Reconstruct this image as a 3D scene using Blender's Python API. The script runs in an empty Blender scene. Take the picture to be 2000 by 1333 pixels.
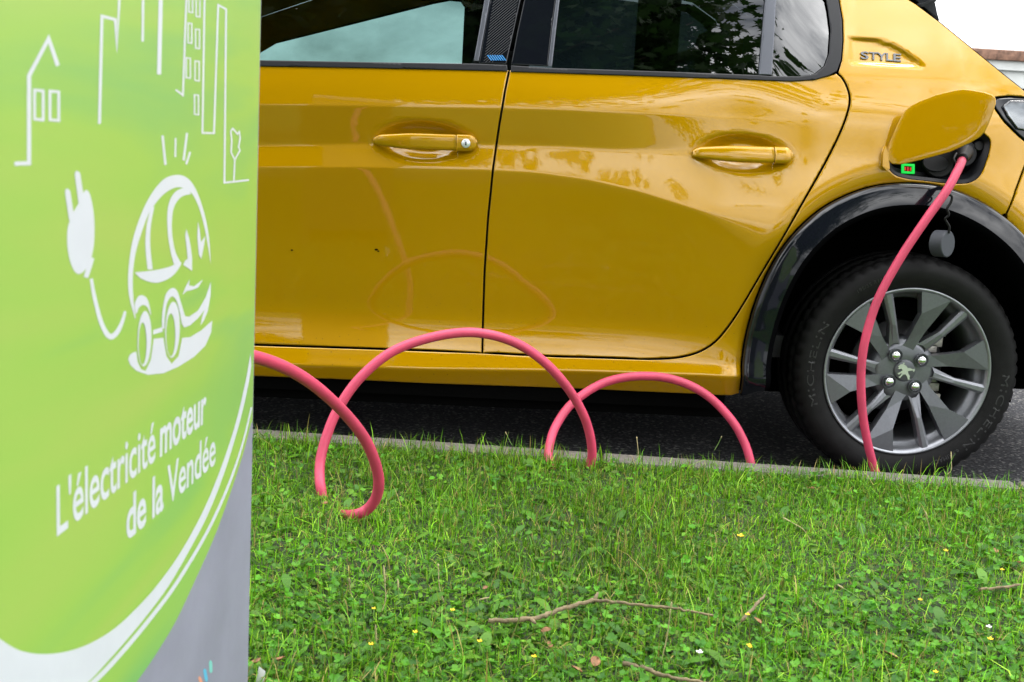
import bpy, bmesh, math, random
import numpy as np
from mathutils import Vector, Matrix, geometry

random.seed(7); rng = np.random.default_rng(7)
SC = bpy.context.scene
COL = SC.collection

# ------------------------------------------------------------------ camera
F = 2380.0                       # focal length in pixels of the 2000 px wide photograph
YAW, PITCH, ROLL = (math.radians(a) for a in (3.0, 9.7, 3.2))
def cam_basis(yaw, pitch, roll):
    f = np.array([math.sin(yaw)*math.cos(pitch), math.cos(yaw)*math.cos(pitch), -math.sin(pitch)])
    r = np.array([math.cos(yaw), -math.sin(yaw), 0.0]); d = np.cross(f, r)
    return f, r*math.cos(roll) - d*math.sin(roll), d*math.cos(roll) + r*math.sin(roll)
CF, CR, CD = cam_basis(YAW, PITCH, ROLL)
WHEEL = np.array([0.0, 0.0, 0.30])
CP = WHEEL - 3.2*(CF + CR*(1772-1000)/F + CD*(727-666.5)/F)
cam_d = bpy.data.cameras.new('camera'); cam = bpy.data.objects.new('camera', cam_d); COL.objects.link(cam)
M = Matrix.Identity(4)
for i in range(3):
    M[i][0] = CR[i]; M[i][1] = -CD[i]; M[i][2] = -CF[i]; M[i][3] = CP[i]
cam.matrix_world = M
cam_d.sensor_width = 23.5; cam_d.lens = F/2000*23.5; cam_d.clip_end = 2000; cam_d.clip_start = 0.02
cam_d.dof.use_dof = True; cam_d.dof.focus_distance = 3.0; cam_d.dof.aperture_fstop = 9.0
SC.camera = cam

# ------------------------------------------------------------------ world, sun, exposure
SUN_EL, SUN_AZ = math.radians(64), math.radians(62)      # azimuth clockwise from +Y
world = bpy.data.worlds.new('World'); SC.world = world; world.use_nodes = True
nt = world.node_tree; nt.nodes.clear()
def N(t, typ, **kw):
    n = t.nodes.new(typ)
    for k, v in kw.items():
        if k in n.inputs.keys(): n.inputs[k].default_value = v
        else: setattr(n, k, v)
    return n
wo = N(nt, 'ShaderNodeOutputWorld'); bg = N(nt, 'ShaderNodeBackground', Strength=0.10)
sky = N(nt, 'ShaderNodeTexSky', sky_type='NISHITA', sun_disc=False, sun_elevation=SUN_EL, sun_rotation=SUN_AZ)
tc = N(nt, 'ShaderNodeTexCoord'); mp = N(nt, 'ShaderNodeMapping'); mp.inputs['Scale'].default_value = (1.0, 1.0, 1.7)
n1 = N(nt, 'ShaderNodeTexNoise', Scale=2.6, Detail=7.0, Roughness=0.58, Distortion=0.3)
r1 = N(nt, 'ShaderNodeValToRGB'); r1.color_ramp.elements[0].position = 0.34; r1.color_ramp.elements[1].position = 0.47
n2 = N(nt, 'ShaderNodeTexNoise', Scale=3.7, Detail=6.0, Roughness=0.55, Distortion=0.4)
r2 = N(nt, 'ShaderNodeValToRGB')
r2.color_ramp.elements[0].position = 0.32; r2.color_ramp.elements[0].color = (10, 11.5, 14, 1)
r2.color_ramp.elements[1].position = 0.66; r2.color_ramp.elements[1].color = (122, 122, 122, 1)
mx = N(nt, 'ShaderNodeMix', data_type='RGBA')
L = nt.links.new
L(tc.outputs['Generated'], mp.inputs['Vector']); L(mp.outputs[0], n1.inputs['Vector']); L(mp.outputs[0], n2.inputs['Vector'])
L(n1.outputs['Fac'], r1.inputs['Fac']); L(n2.outputs['Fac'], r2.inputs['Fac'])
# cloud brightness follows the usual overcast law, zenith three times the horizon
sx = N(nt, 'ShaderNodeSeparateXYZ'); L(tc.outputs['Generated'], sx.inputs[0])
cl0 = N(nt, 'ShaderNodeClamp'); L(sx.outputs['Z'], cl0.inputs[0])
ov = N(nt, 'ShaderNodeMath', operation='MULTIPLY_ADD'); ov.inputs[1].default_value = 2/3; ov.inputs[2].default_value = 1/3; L(cl0.outputs[0], ov.inputs[0])
cm = N(nt, 'ShaderNodeVectorMath', operation='SCALE'); hz = N(nt, 'ShaderNodeMapRange'); hz.inputs[1].default_value = 0.02; hz.inputs[2].default_value = 0.35; hz.clamp = True; L(sx.outputs['Z'], hz.inputs[0])
hm = N(nt, 'ShaderNodeMix', data_type='RGBA'); hm.inputs['A'].default_value = (52, 54, 56, 1); L(hz.outputs[0], hm.inputs['Factor']); L(r2.outputs['Color'], hm.inputs['B'])
L(hm.outputs['Result'], cm.inputs[0]); L(ov.outputs[0], cm.inputs['Scale'])
L(r1.outputs['Color'], mx.inputs['Factor']); L(sky.outputs[0], mx.inputs['A']); L(cm.outputs[0], mx.inputs['B'])
L(mx.outputs['Result'], bg.inputs['Color']); L(bg.outputs[0], wo.inputs['Surface'])

sun_d = bpy.data.lights.new('sun', 'SUN'); sun_d.energy = 1.2; sun_d.angle = math.radians(16); sun_d.color = (1.0, 0.96, 0.9)
sun = bpy.data.objects.new('sun', sun_d); COL.objects.link(sun)
sdir = Vector((math.sin(SUN_AZ)*math.cos(SUN_EL), math.cos(SUN_AZ)*math.cos(SUN_EL), math.sin(SUN_EL)))
sun.rotation_euler = sdir.to_track_quat('Z', 'Y').to_euler(); sun.location = (3, -6, 9)
SC.view_settings.view_transform = 'Standard'; SC.view_settings.look = 'None'
SC.view_settings.exposure = -0.30; SC.view_settings.gamma = 1.0
SC.render.engine = 'CYCLES'
SC.cycles.max_bounces = 8; SC.cycles.transparent_max_bounces = 12

# ------------------------------------------------------------------ back-projection helpers
def ray(x, y):
    x = np.asarray(x, float)[..., None]; y = np.asarray(y, float)[..., None]
    return CF + CR*(x-1000)/F + CD*(y-666.5)/F
def onY(x, y, Y):
    v = ray(x, y); return CP + v*((np.asarray(Y, float)-CP[1])/v[..., 1])[..., None]
def onZ(x, y, Z):
    v = ray(x, y); return CP + v*((Z-CP[2])/v[..., 2])[..., None]
def smooth(a, b, x):
    t = np.clip((x-a)/(b-a), 0, 1); return t*t*(3-2*t)

# ------------------------------------------------------------------ materials
MATS = {}
def mat(name):
    m = bpy.data.materials.new(name); m.use_nodes = True; MATS[name] = m
    t = m.node_tree; return m, t, t.nodes['Principled BSDF']
def pbr(name, col, rough=0.5, metal=0.0, coat=0.0, noise=None, bump=None, spec=0.5, coat_rough=0.03):
    """noise=(scale, amount) colour mottling, bump=(scale, strength)"""
    m, t, b = mat(name)
    b.inputs['Base Color'].default_value = (*col, 1); b.inputs['Roughness'].default_value = rough
    b.inputs['Metallic'].default_value = metal; b.inputs['Coat Weight'].default_value = coat
    b.inputs['Coat Roughness'].default_value = coat_rough; b.inputs['Specular IOR Level'].default_value = spec
    tcn = N(t, 'ShaderNodeTexCoord')
    if noise:
        n = N(t, 'ShaderNodeTexNoise', Scale=noise[0], Detail=6.0, Roughness=0.6)
        t.links.new(tcn.outputs['Object'], n.inputs['Vector'])
        r = N(t, 'ShaderNodeValToRGB'); a = noise[1]
        r.color_ramp.elements[0].position = .3; r.color_ramp.elements[1].position = .7
        r.color_ramp.elements[0].color = (*[c*(1-a) for c in col], 1); r.color_ramp.elements[1].color = (*[min(1, c*(1+a)) for c in col], 1)
        t.links.new(n.outputs['Fac'], r.inputs['Fac']); t.links.new(r.outputs['Color'], b.inputs['Base Color'])
    if bump:
        n = N(t, 'ShaderNodeTexNoise', Scale=bump[0], Detail=5.0)
        t.links.new(tcn.outputs['Object'], n.inputs['Vector'])
        bp = N(t, 'ShaderNodeBump', Strength=bump[1], Distance=0.002)
        t.links.new(n.outputs['Fac'], bp.inputs['Height']); t.links.new(bp.outputs['Normal'], b.inputs['Normal'])
    return m

# car paint: mustard yellow metallic under clear coat, a little road dirt in specks low down
m, t, b = mat('yellow_paint')
b.inputs['Roughness'].default_value = 0.40; b.inputs['Metallic'].default_value = 0.3
b.inputs['Coat Weight'].default_value = 1.0; b.inputs['Coat Roughness'].default_value = 0.03; b.inputs['Coat IOR'].default_value = 1.54; b.inputs['Specular IOR Level'].default_value = 0.0
geo = N(t, 'ShaderNodeNewGeometry')
vor = N(t, 'ShaderNodeTexVoronoi', Scale=55.0, feature='F1', Randomness=1.0); t.links.new(geo.outputs['Position'], vor.inputs['Vector'])
lt = N(t, 'ShaderNodeMath', operation='LESS_THAN'); lt.inputs[1].default_value = 0.085; t.links.new(vor.outputs['Distance'], lt.inputs[0])
sep = N(t, 'ShaderNodeSeparateXYZ'); t.links.new(geo.outputs['Position'], sep.inputs[0])
mr = N(t, 'ShaderNodeMapRange'); mr.inputs[1].default_value = .5; mr.inputs[2].default_value = .3; t.links.new(sep.outputs['Z'], mr.inputs[0])
wn = N(t, 'ShaderNodeTexNoise', Scale=7.0, Detail=3.0); t.links.new(geo.outputs['Position'], wn.inputs['Vector'])
mu = N(t, 'ShaderNodeMath', operation='MULTIPLY'); t.links.new(lt.outputs[0], mu.inputs[0]); t.links.new(mr.outputs[0], mu.inputs[1])
mu2 = N(t, 'ShaderNodeMath', operation='MULTIPLY'); t.links.new(mu.outputs[0], mu2.inputs[0]); t.links.new(wn.outputs['Fac'], mu2.inputs[1])
mc = N(t, 'ShaderNodeMix', data_type='RGBA'); mc.inputs['A'].default_value = (0.425, 0.222, 0.0005, 1); mc.inputs['B'].default_value = (0.09, 0.055, 0.02, 1)
t.links.new(mu2.outputs[0], mc.inputs['Factor']); t.links.new(mc.outputs['Result'], b.inputs['Base Color'])
# faint flake sparkle + orange peel
fl = N(t, 'ShaderNodeTexNoise', Scale=900.0, Detail=1.0); t.links.new(geo.outputs['Position'], fl.inputs['Vector'])
bp = N(t, 'ShaderNodeBump', Strength=0.08, Distance=0.0004); t.links.new(fl.outputs['Fac'], bp.inputs['Height']); t.links.new(bp.outputs['Normal'], b.inputs['Normal'])
op = N(t, 'ShaderNodeTexNoise', Scale=45.0, Detail=2.0); t.links.new(geo.outputs['Position'], op.inputs['Vector'])
bp2 = N(t, 'ShaderNodeBump', Strength=0.05, Distance=0.0010); t.links.new(op.outputs['Fac'], bp2.inputs['Height']); t.links.new(bp2.outputs['Normal'], b.inputs['Coat Normal'])

pbr('gloss_black', (0.005, 0.006, 0.009), 0.06, spec=.4)
pbr('trim_black', (0.008, 0.0085, 0.011), 0.45, bump=(900, 0.05), spec=.3)
pbr('trim_grey', (0.085, 0.09, 0.11), 0.3, metal=0.3)
pbr('rib_grey', (0.02, 0.021, 0.024), 0.4)
pbr('matte_black', (0.0025, 0.0025, 0.003), 0.6, bump=(700, .15), spec=0.0)
pbr('dark_void', (0.003, 0.003, 0.003), 0.9, spec=0.0)
pbr('interior_dark', (0.02, 0.021, 0.022), 0.8, noise=(40, .3))
pbr('rubber', (0.007, 0.0068, 0.007), 0.58, noise=(30, .35), bump=(250, .2), spec=.18)
pbr('rubber_letter', (0.019, 0.019, 0.020), 0.45)
pbr('alloy_dark', (0.15, 0.155, 0.172), 0.36, metal=0.55, noise=(160, .08))
pbr('alloy_light', (0.29, 0.30, 0.325), 0.36, metal=0.75, noise=(120, .08))
pbr('alloy_mid', (0.20, 0.205, 0.225), 0.34, metal=0.6, noise=(160, .08))
pbr('brake_metal', (0.36, 0.34, 0.31), 0.5, metal=0.5, noise=(60, .4), bump=(200, .4))
pbr('brake_disc', (0.05, 0.05, 0.052), 0.4, metal=0.6)
pbr('chrome', (0.85, 0.86, 0.86), 0.06, metal=1.0)
pbr('cap_dark', (0.10, 0.105, 0.115), 0.35, metal=0.4)
pbr('lion_metal', (0.72, 0.74, 0.70), 0.25, metal=0.6)
pbr('badge_grey', (0.10, 0.105, 0.11), 0.25, metal=0.7)
pbr('cable_pink', (0.55, 0.048, 0.11), 0.5, noise=(9, .22), bump=(300, .12))
pbr('plug_black', (0.007, 0.007, 0.008), 0.5, spec=.2)
pbr('cap_grey', (0.04, 0.044, 0.055), 0.55)
pbr('blue_print', (0.03, 0.22, 0.55), 0.4)
pbr('lock_white', (0.75, 0.78, 0.80), 0.22, metal=0.5)
pbr('seat_dark', (0.022, 0.024, 0.024), 0.85)
def emis(name, col, s):
    m, t, b = mat(name); b.inputs['Base Color'].default_value = (*[c*.2 for c in col], 1)
    b.inputs['Emission Color'].default_value = (*col, 1); b.inputs['Emission Strength'].default_value = s
emis('led_green', (0.01, 1.0, 0.10), 0.9); emis('led_red', (1.0, 0.03, 0.04), 0.8)
def glass(name, tint, refl):
    m = bpy.data.materials.new(name); m.use_nodes = True; MATS[name] = m
    t = m.node_tree; t.nodes.clear()
    o = N(t, 'ShaderNodeOutputMaterial'); tr = N(t, 'ShaderNodeBsdfTransparent', Color=(*tint, 1)); gl = N(t, 'ShaderNodeBsdfGlossy', Roughness=0.0)
    fr = N(t, 'ShaderNodeFresnel', IOR=refl); ms = N(t, 'ShaderNodeMixShader')
    t.links.new(fr.outputs[0], ms.inputs[0]); t.links.new(tr.outputs[0], ms.inputs[1]); t.links.new(gl.outputs[0], ms.inputs[2]); t.links.new(ms.outputs[0], o.inputs[0])
glass('window_glass', (0.46, 0.61, 0.585), 1.75)
glass('privacy_glass', (0.06, 0.08, 0.085), 2.2)
glass('lamp_glass', (0.7, 0.75, 0.8), 2.0)
# kiosk prints
pbr('kiosk_grey', (0.26, 0.25, 0.335), 0.4, noise=(9, .10), bump=(300, .05))
pbr('kiosk_dark', (0.05, 0.05, 0.055), 0.5)
pbr('print_white', (0.60, 0.61, 0.67), 0.4, noise=(14, .04))
pbr('print_blue', (0.10, 0.42, 0.62), 0.4); pbr('print_teal', (0.2, 0.55, 0.5), 0.4); pbr('print_orange', (0.7, 0.30, 0.2), 0.4)
m, t, b = mat('print_green'); b.inputs['Roughness'].default_value = 0.35
tcn = N(t, 'ShaderNodeTexCoord'); mpn = N(t, 'ShaderNodeMapping'); mpn.inputs['Scale'].default_value = (0.9, 0.9, 5.0)
t.links.new(tcn.outputs['Object'], mpn.inputs['Vector'])
nz = N(t, 'ShaderNodeTexNoise', Scale=1.5, Detail=3.0, Distortion=.8); t.links.new(mpn.outputs[0], nz.inputs['Vector'])
rp = N(t, 'ShaderNodeValToRGB'); e = rp.color_ramp.elements
e[0].position = .30; e[0].color = (0.19, 0.42, 0.12, 1); e[1].position = .72; e[1].color = (0.35, 0.47, 0.10, 1)
k = e.new(.5); k.color = (0.29, 0.475, 0.085, 1)
t.links.new(nz.outputs['Fac'], rp.inputs['Fac'])
sp = N(t, 'ShaderNodeTexVoronoi', Scale=60.0); t.links.new(tcn.outputs['Object'], sp.inputs['Vector'])
l2 = N(t, 'ShaderNodeMath', operation='LESS_THAN'); l2.inputs[1].default_value = .045; t.links.new(sp.outputs['Distance'], l2.inputs[0])
m2 = N(t, 'ShaderNodeMath', operation='MULTIPLY'); m2.inputs[1].default_value = .35; t.links.new(l2.outputs[0], m2.inputs[0])
mg = N(t, 'ShaderNodeMix', data_type='RGBA'); mg.inputs['B'].default_value = (.3, .33, .2, 1)
t.links.new(m2.outputs[0], mg.inputs['Factor']); t.links.new(rp.outputs['Color'], mg.inputs['A']); t.links.new(mg.outputs['Result'], b.inputs['Base Color'])
# ground
m = pbr('asphalt', (0.052, 0.052, 0.056), 0.95, noise=(110, .8), bump=(160, 1.0), spec=0.04)
t = m.node_tree; b = t.nodes['Principled BSDF']; src = b.inputs['Base Color'].links[0].from_socket
tcn = N(t, 'ShaderNodeTexCoord'); vo = N(t, 'ShaderNodeTexVoronoi', Scale=130.0); t.links.new(tcn.outputs['Object'], vo.inputs['Vector'])
rpa = N(t, 'ShaderNodeValToRGB'); rpa.color_ramp.elements[0].position = .72; rpa.color_ramp.elements[1].position = .9
t.links.new(vo.outputs['Color'], rpa.inputs['Fac']); mxa = N(t, 'ShaderNodeMix', data_type='RGBA'); mxa.inputs['B'].default_value = (.21, .205, .195, 1)
t.links.new(rpa.outputs['Color'], mxa.inputs['Factor']); t.links.new(src, mxa.inputs['A']); t.links.new(mxa.outputs['Result'], b.inputs['Base Color'])
pbr('concrete', (0.125, 0.115, 0.10), 0.85, noise=(60, .30), bump=(140, .8))
pbr('soil', (0.018, 0.034, 0.008), 0.95, noise=(30, .5), bump=(60, .6))
pbr('far_lawn', (0.06, 0.13, 0.018), 0.9, noise=(3, .3))
pbr('wall_white', (0.62, 0.64, 0.62), 0.7, noise=(3, .10), bump=(60, .2))
m = pbr('rust', (0.22, 0.12, 0.08), 0.8, noise=(9, .7), bump=(30, .5))
pbr('bark', (0.10, 0.075, 0.05), 0.9, noise=(14, .4), bump=(25, .9))
pbr('twig_bark', (0.17, 0.13, 0.07), 0.85, noise=(60, .45), bump=(120, .8))
pbr('dead_leaf', (0.25, 0.12, 0.05), 0.7, noise=(80, .4))
pbr('petal_yellow', (0.85, 0.58, 0.01), 0.5); pbr('petal_white', (0.85, 0.85, 0.82), 0.5)
pbr('stem_green', (0.14, 0.26, 0.05), 0.6); pbr('straw', (0.42, 0.36, 0.18), 0.7)
pbr('paper_white', (0.8, 0.8, 0.8), 0.6)
def leafy(name, attr=True, col=(0.05, 0.12, 0.02), trans=0.35, rough=0.45):
    m = bpy.data.materials.new(name); m.use_nodes = True; MATS[name] = m
    t = m.node_tree; b = t.nodes['Principled BSDF']; o = t.nodes['Material Output']
    b.inputs['Roughness'].default_value = rough; b.inputs['Specular IOR Level'].default_value = 0.26
    tl = N(t, 'ShaderNodeBsdfTranslucent'); ms = N(t, 'ShaderNodeMixShader'); ms.inputs[0].default_value = trans
    if attr:
        a = N(t, 'ShaderNodeVertexColor', layer_name='Col'); src = a.outputs['Color']
    else:
        rgb = N(t, 'ShaderNodeRGB'); rgb.outputs[0].default_value = (*col, 1); src = rgb.outputs[0]
    t.links.new(src, b.inputs['Base Color']); t.links.new(src, tl.inputs['Color'])
    t.links.new(b.outputs[0], ms.inputs[1]); t.links.new(tl.outputs[0], ms.inputs[2]); t.links.new(ms.outputs[0], o.inputs[0])
leafy('grass_blade', rough=0.4); leafy('clover', rough=0.45); leafy('tree_leaf', False, (0.035, 0.085, 0.018), .3)
leafy('hedge_leaf', False, (0.03, 0.07, 0.015), .2)

# ------------------------------------------------------------------ object helpers
def tag(o, label=None, cat=None, group=None, kind=None):
    if label: o['label'] = label
    if cat: o['category'] = cat
    if group: o['group'] = group
    if kind: o['kind'] = kind
    return o
def empty(name, loc=(0, 0, 0)):
    o = bpy.data.objects.new(name, None); o.location = loc; o.empty_display_size = .1; COL.objects.link(o); return o
def world_of(o):
    m_ = Matrix.LocRotScale(o.location, o.rotation_euler, o.scale)
    return m_ if o.parent is None else world_of(o.parent) @ o.matrix_parent_inverse @ m_
def par(o, p):
    """parent o to p, keeping o where it was built"""
    if p is not None:
        o.parent = p; o.matrix_parent_inverse = world_of(p).inverted()
def mobj(name, verts, faces, material, parent=None, sm=True, normals=None):
    me = bpy.data.meshes.new(name); me.from_pydata([tuple(map(float, v)) for v in verts], [], [tuple(map(int, f)) for f in faces])
    me.materials.append(MATS[material])
    if sm: me.polygons.foreach_set('use_smooth', [True]*len(me.polygons))
    me.update()
    if normals is not None: me.normals_split_custom_set_from_vertices([tuple(map(float, n)) for n in normals])
    o = bpy.data.objects.new(name, me); COL.objects.link(o); par(o, parent); return o
def bobj(name, bm, material, parent=None, sm=False, angle=None):
    me = bpy.data.meshes.new(name); bmesh.ops.recalc_face_normals(bm, faces=bm.faces); bm.to_mesh(me); bm.free()
    me.materials.append(MATS[material])
    if sm or angle:
        me.polygons.foreach_set('use_smooth', [True]*len(me.polygons))
        if angle: me.set_sharp_from_angle(angle=math.radians(angle))
    o = bpy.data.objects.new(name, me); COL.objects.link(o); par(o, parent); return o
def add_box(bm, lo, hi, bev=0.0):
    lo = Vector(lo); hi = Vector(hi)
    vs = bmesh.ops.create_cube(bm, size=1.0)['verts']
    for v in vs: v.co = Vector([lo[i] + (v.co[i]+.5)*(hi[i]-lo[i]) for i in range(3)])
    if bev:
        es = {e for v in vs for e in v.link_edges}
        bmesh.ops.bevel(bm, geom=list(es), offset=bev, segments=2, affect='EDGES', profile=.5)
def box(name, lo, hi, material, parent=None, bev=0.0):
    bm = bmesh.new(); add_box(bm, lo, hi, bev); return bobj(name, bm, material, parent, angle=40 if bev else None)
def catmull(P, n=8):
    P = np.asarray(P, float); Q = np.vstack([2*P[0]-P[1], P, 2*P[-1]-P[-2]]); out = []
    for i in range(1, len(Q)-2):
        p0, p1, p2, p3 = Q[i-1:i+3]
        for tt in np.arange(n)/n:
            out.append(.5*((2*p1)+(-p0+p2)*tt+(2*p0-5*p1+4*p2-p3)*tt**2+(-p0+3*p1-3*p2+p3)*tt**3))
    out.append(Q[-2]); return np.array(out)
def tube_data(path, rad, seg=10, cap=True):
    path = np.asarray(path, float); n = len(path); rad = np.broadcast_to(rad, (n,))
    T = np.gradient(path, axis=0); T /= np.linalg.norm(T, axis=1)[:, None]+1e-12
    u = np.cross(T[0], [0, 0, 1.0]);
    if np.linalg.norm(u) < 1e-3: u = np.cross(T[0], [1.0, 0, 0])
    u /= np.linalg.norm(u); V = []; Fc = []
    for i in range(n):
        u = u - T[i]*(u@T[i]); u /= np.linalg.norm(u); w = np.cross(T[i], u)
        for k in range(seg):
            a = 2*math.pi*k/seg; V.append(path[i]+rad[i]*(u*math.cos(a)+w*math.sin(a)))
    for i in range(n-1):
        for k in range(seg):
            Fc.append((i*seg+k, i*seg+(k+1) % seg, (i+1)*seg+(k+1) % seg, (i+1)*seg+k))
    if cap: Fc.append(tuple(range(seg))[::-1]); Fc.append(tuple((n-1)*seg+k for k in range(seg)))
    return V, Fc
def tube(name, path, rad, material, parent=None, seg=10):
    V, Fc = tube_data(path, rad, seg); return mobj(name, V, Fc, material, parent)
def lathe(name, prof, cx, cz, material, parent=None, seg=96, fn=None):
    """prof: (y, r) pairs, axis along Y through (cx, cz)"""
    V = []; Fc = []; n = len(prof)
    for k in range(seg):
        a = 2*math.pi*k/seg
        for j, (y, r) in enumerate(prof):
            if fn: y, r = fn(k, j, y, r)
            V.append((cx+r*math.cos(a), y, cz+r*math.sin(a)))
    for k in range(seg):
        for j in range(n-1):
            a, b = k*n+j, ((k+1) % seg)*n+j
            Fc.append((a, b, b+1, a+1))
    return mobj(name, V, Fc, material, parent)

# ================================================================== GROUND
K0 = np.array([-0.449, -0.232]); KD = np.array([0.9947, -0.1026]); KN = np.array([0.1026, 0.9947])   # kerb line (street-side edge), direction, towards street
def kxy(s, w): return K0 + KD*s + KN*w
ground = mobj('asphalt_ground', [(-150, -150, 0), (150, -150, 0), (150, 150, 0), (-150, 150, 0)], [(0, 1, 2, 3)], 'asphalt', sm=False)
tag(ground, kind='structure')
KERB_W = 0.075; LAWN_Z = 0.085
c = [kxy(-40, -KERB_W), kxy(40, -KERB_W), kxy(40, -40), kxy(-40, -40)]
lawn = mobj('lawn', [(*p, LAWN_Z) for p in c] + [(*p, -0.05) for p in c], [(0, 3, 2, 1), (0, 1, 5, 4), (1, 2, 6, 5), (2, 3, 7, 6), (3, 0, 4, 7)], 'soil', sm=False)
lawn.data.materials.clear(); lawn.data.materials.append(MATS['far_lawn']); tag(lawn, kind='structure')
c = [kxy(-2.9, -KERB_W-.002), kxy(2.7, -KERB_W-.002), kxy(2.7, -2.6), kxy(-2.9, -2.6)]
soil = mobj('soil_bed', [(*p, LAWN_Z+.003) for p in c], [(0, 3, 2, 1)], 'soil', sm=False); tag(soil, kind='structure')
kerb = empty('kerb', (float(K0[0]), float(K0[1]), 0)); tag(kerb, kind='structure')
bm = bmesh.new(); add_box(bm, (0.004, -KERB_W, -0.1), (0.996, 0, 0.1), .008)
for v in bm.verts:
    v.co.z += random.uniform(-.0015, .0015) if v.co.z > 0 else 0
kme = None
for i in range(-7, 8):
    if kme is None:
        ks = bobj('kerb_stone', bm, 'concrete', kerb, angle=40); kme = ks.data
    else:
        ks = bpy.data.objects.new('kerb_stone', kme); COL.objects.link(ks); ks.parent = kerb
    ks.matrix_parent_inverse = Matrix.Identity(4)
    p = KD*(i*1.0-.37); ks.location = (p[0], p[1], random.uniform(-.001, .001)); ks.rotation_euler = (0, 0, math.atan2(KD[1], KD[0]))

# ================================================================== CAR BODY HEIGHT FIELD  Y = S(x, z), outward = -Y
def curve_xz(pts, Y):
    p = np.array(pts, float); q = onY(p[:, 0], p[:, 1], np.full(len(p), Y)); return q[:, 0], q[:, 2]
def fcurve(pts, Y):
    X, Z = curve_xz(pts, Y)
    def f(x):
        z = np.interp(x, X, Z)
        z = np.where(x < X[0], Z[0]+(x-X[0])*(Z[1]-Z[0])/(X[1]-X[0])*.6, z)
        return z
    xs = np.arange(-3.6, 1.0, .01); zs = f(xs); ker = np.hanning(9); ker /= ker.sum()
    zs = np.convolve(np.pad(zs, 4, mode='edge'), ker, 'valid')
    return lambda x: np.interp(x, xs, zs)
zc1 = fcurve([(505, 204), (700, 206), (980, 211), (1100, 214), (1300, 223), (1450, 232), (1640, 241), (1800, 252)], .0)
zc2 = fcurve([(505, 284), (720, 281), (960, 283), (1100, 286), (1200, 292), (1300, 293), (1500, 300), (1700, 310)], .0)
zc3 = fcurve([(505, 326), (720, 326), (950, 331), (1050, 337), (1150, 351), (1250, 374), (1330, 399), (1400, 421), (1480, 445), (1700, 500)], .0)
zgap = fcurve([(496, 675), (700, 682), (942, 691), (1069, 698), (1330, 703), (1500, 708)], .01)
zsill = fcurve([(497, 709), (700, 716), (851, 721), (1100, 725), (1379, 730), (1500, 735)], .0)
GX = np.arange(-3.5, 0.80, .008); GZ = np.arange(.12, 1.56, .002)
XX, ZZ = np.meshgrid(GX, GZ, indexing='ij')
def build_S():
    rad = math.radians
    c1, c2, c3, zg, zs = (f(XX) for f in (zc1, zc2, zc3, zgap, zsill))
    r = smooth(-.75, -.30, XX)                      # 0 on the doors, 1 on the rear haunch
    q = smooth(-.42, -.18, XX)
    def sig(c, w): return .5+.5*np.tanh((ZZ-c)/w)
    w1 = .0022+.030*q; w2 = .004+.035*r; w3 = .002+.045*smooth(-.60, -.36, XX)
    t_low = -4.5 - 1.5*smooth(.45, .75, ZZ) + 1.5*r
    t_bot = t_low + (15-t_low)*smooth(.43, .30, ZZ)**1.3 * (1-.6*r)
    t_34 = 12.5 + 2*r
    k23 = smooth(-1.0, -.34, XX); t_23 = -7.5*(1-k23) + 10.0*k23
    t_top = 10 + 8*smooth(0, .085, ZZ-c1) + 3*r
    t = t_bot + (t_34-t_bot)*sig(c3, w3)
    t = t + (t_23-t)*sig(c2, w2)
    t = t + (t_top-t)*sig(c1, w1)
    t_up = 19 + (ZZ-1.0)*14 + 5*q
    t = t + (t_up-t)*smooth(.985, 1.03, ZZ-.04*smooth(-1.6, -.3, XX))
    # sill below the door gap
    t = t + (24-t)*sig_inv(ZZ, zg-.004, .006)
    t = t + (-22-t)*sig_inv(ZZ, zs, .003)
    s = np.tan(np.radians(t))
    dz = GZ[1]-GZ[0]; I = np.cumsum(s, axis=1)*dz
    k0 = int(round((.6-GZ[0])/dz)); k1 = int(round((1.0-GZ[0])/dz)); ref = I[:, k0:k0+1]; dlt = I[:, k1:k1+1]-ref
    Y = I - ref - .6*(dlt-dlt[150:151])            # the haunch flares out as much as the shoulder leans in
    x = XX
    Y0 = .012 - .012*smooth(-.55, -.25, x) + .34*np.maximum(x-.02, 0)**2 + 5.5*np.maximum(x-.46, 0)**2 + .10*np.maximum(-2.3-x, 0)**2 + .5*np.maximum(-2.9-x, 0)**2
    Y = Y + Y0
    xb = GX; Yb = Y[:, k1]; sel = (xb > -2.2) & (xb < .12); co = np.polyfit(xb[sel], Yb[sel], 3)
    dif = (np.polyval(co, xb)-Yb)*smooth(-2.6, -2.2, xb)*smooth(.14, -.04, xb)
    return Y + dif[:, None]*smooth(.0, .11, ZZ-c1)
def sig_inv(z, c, w): return .5-.5*np.tanh((z-c)/w)
SG = build_S()
def bil(A, x, z):
    fx = np.clip((np.asarray(x, float)-GX[0])/(GX[1]-GX[0]), 0, len(GX)-1.001); fz = np.clip((np.asarray(z, float)-GZ[0])/(GZ[1]-GZ[0]), 0, len(GZ)-1.001)
    i = fx.astype(int); j = fz.astype(int); a = fx-i; b = fz-j
    return A[i, j]*(1-a)*(1-b)+A[i+1, j]*a*(1-b)+A[i, j+1]*(1-a)*b+A[i+1, j+1]*a*b
def P(px, py, off=0.0):
    """photo pixel -> point on the body side surface"""
    px = np.atleast_1d(np.asarray(px, float)); py = np.atleast_1d(np.asarray(py, float))
    Y = np.zeros(len(px))
    for _ in range(12):
        q = onY(px, py, Y); Y = .5*Y+.5*(bil(SG, q[:, 0], q[:, 2])+off)
    return q
def PX(pts): q = P([p[0] for p in pts], [p[1] for p in pts]); return q[:, [0, 2]]
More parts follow.
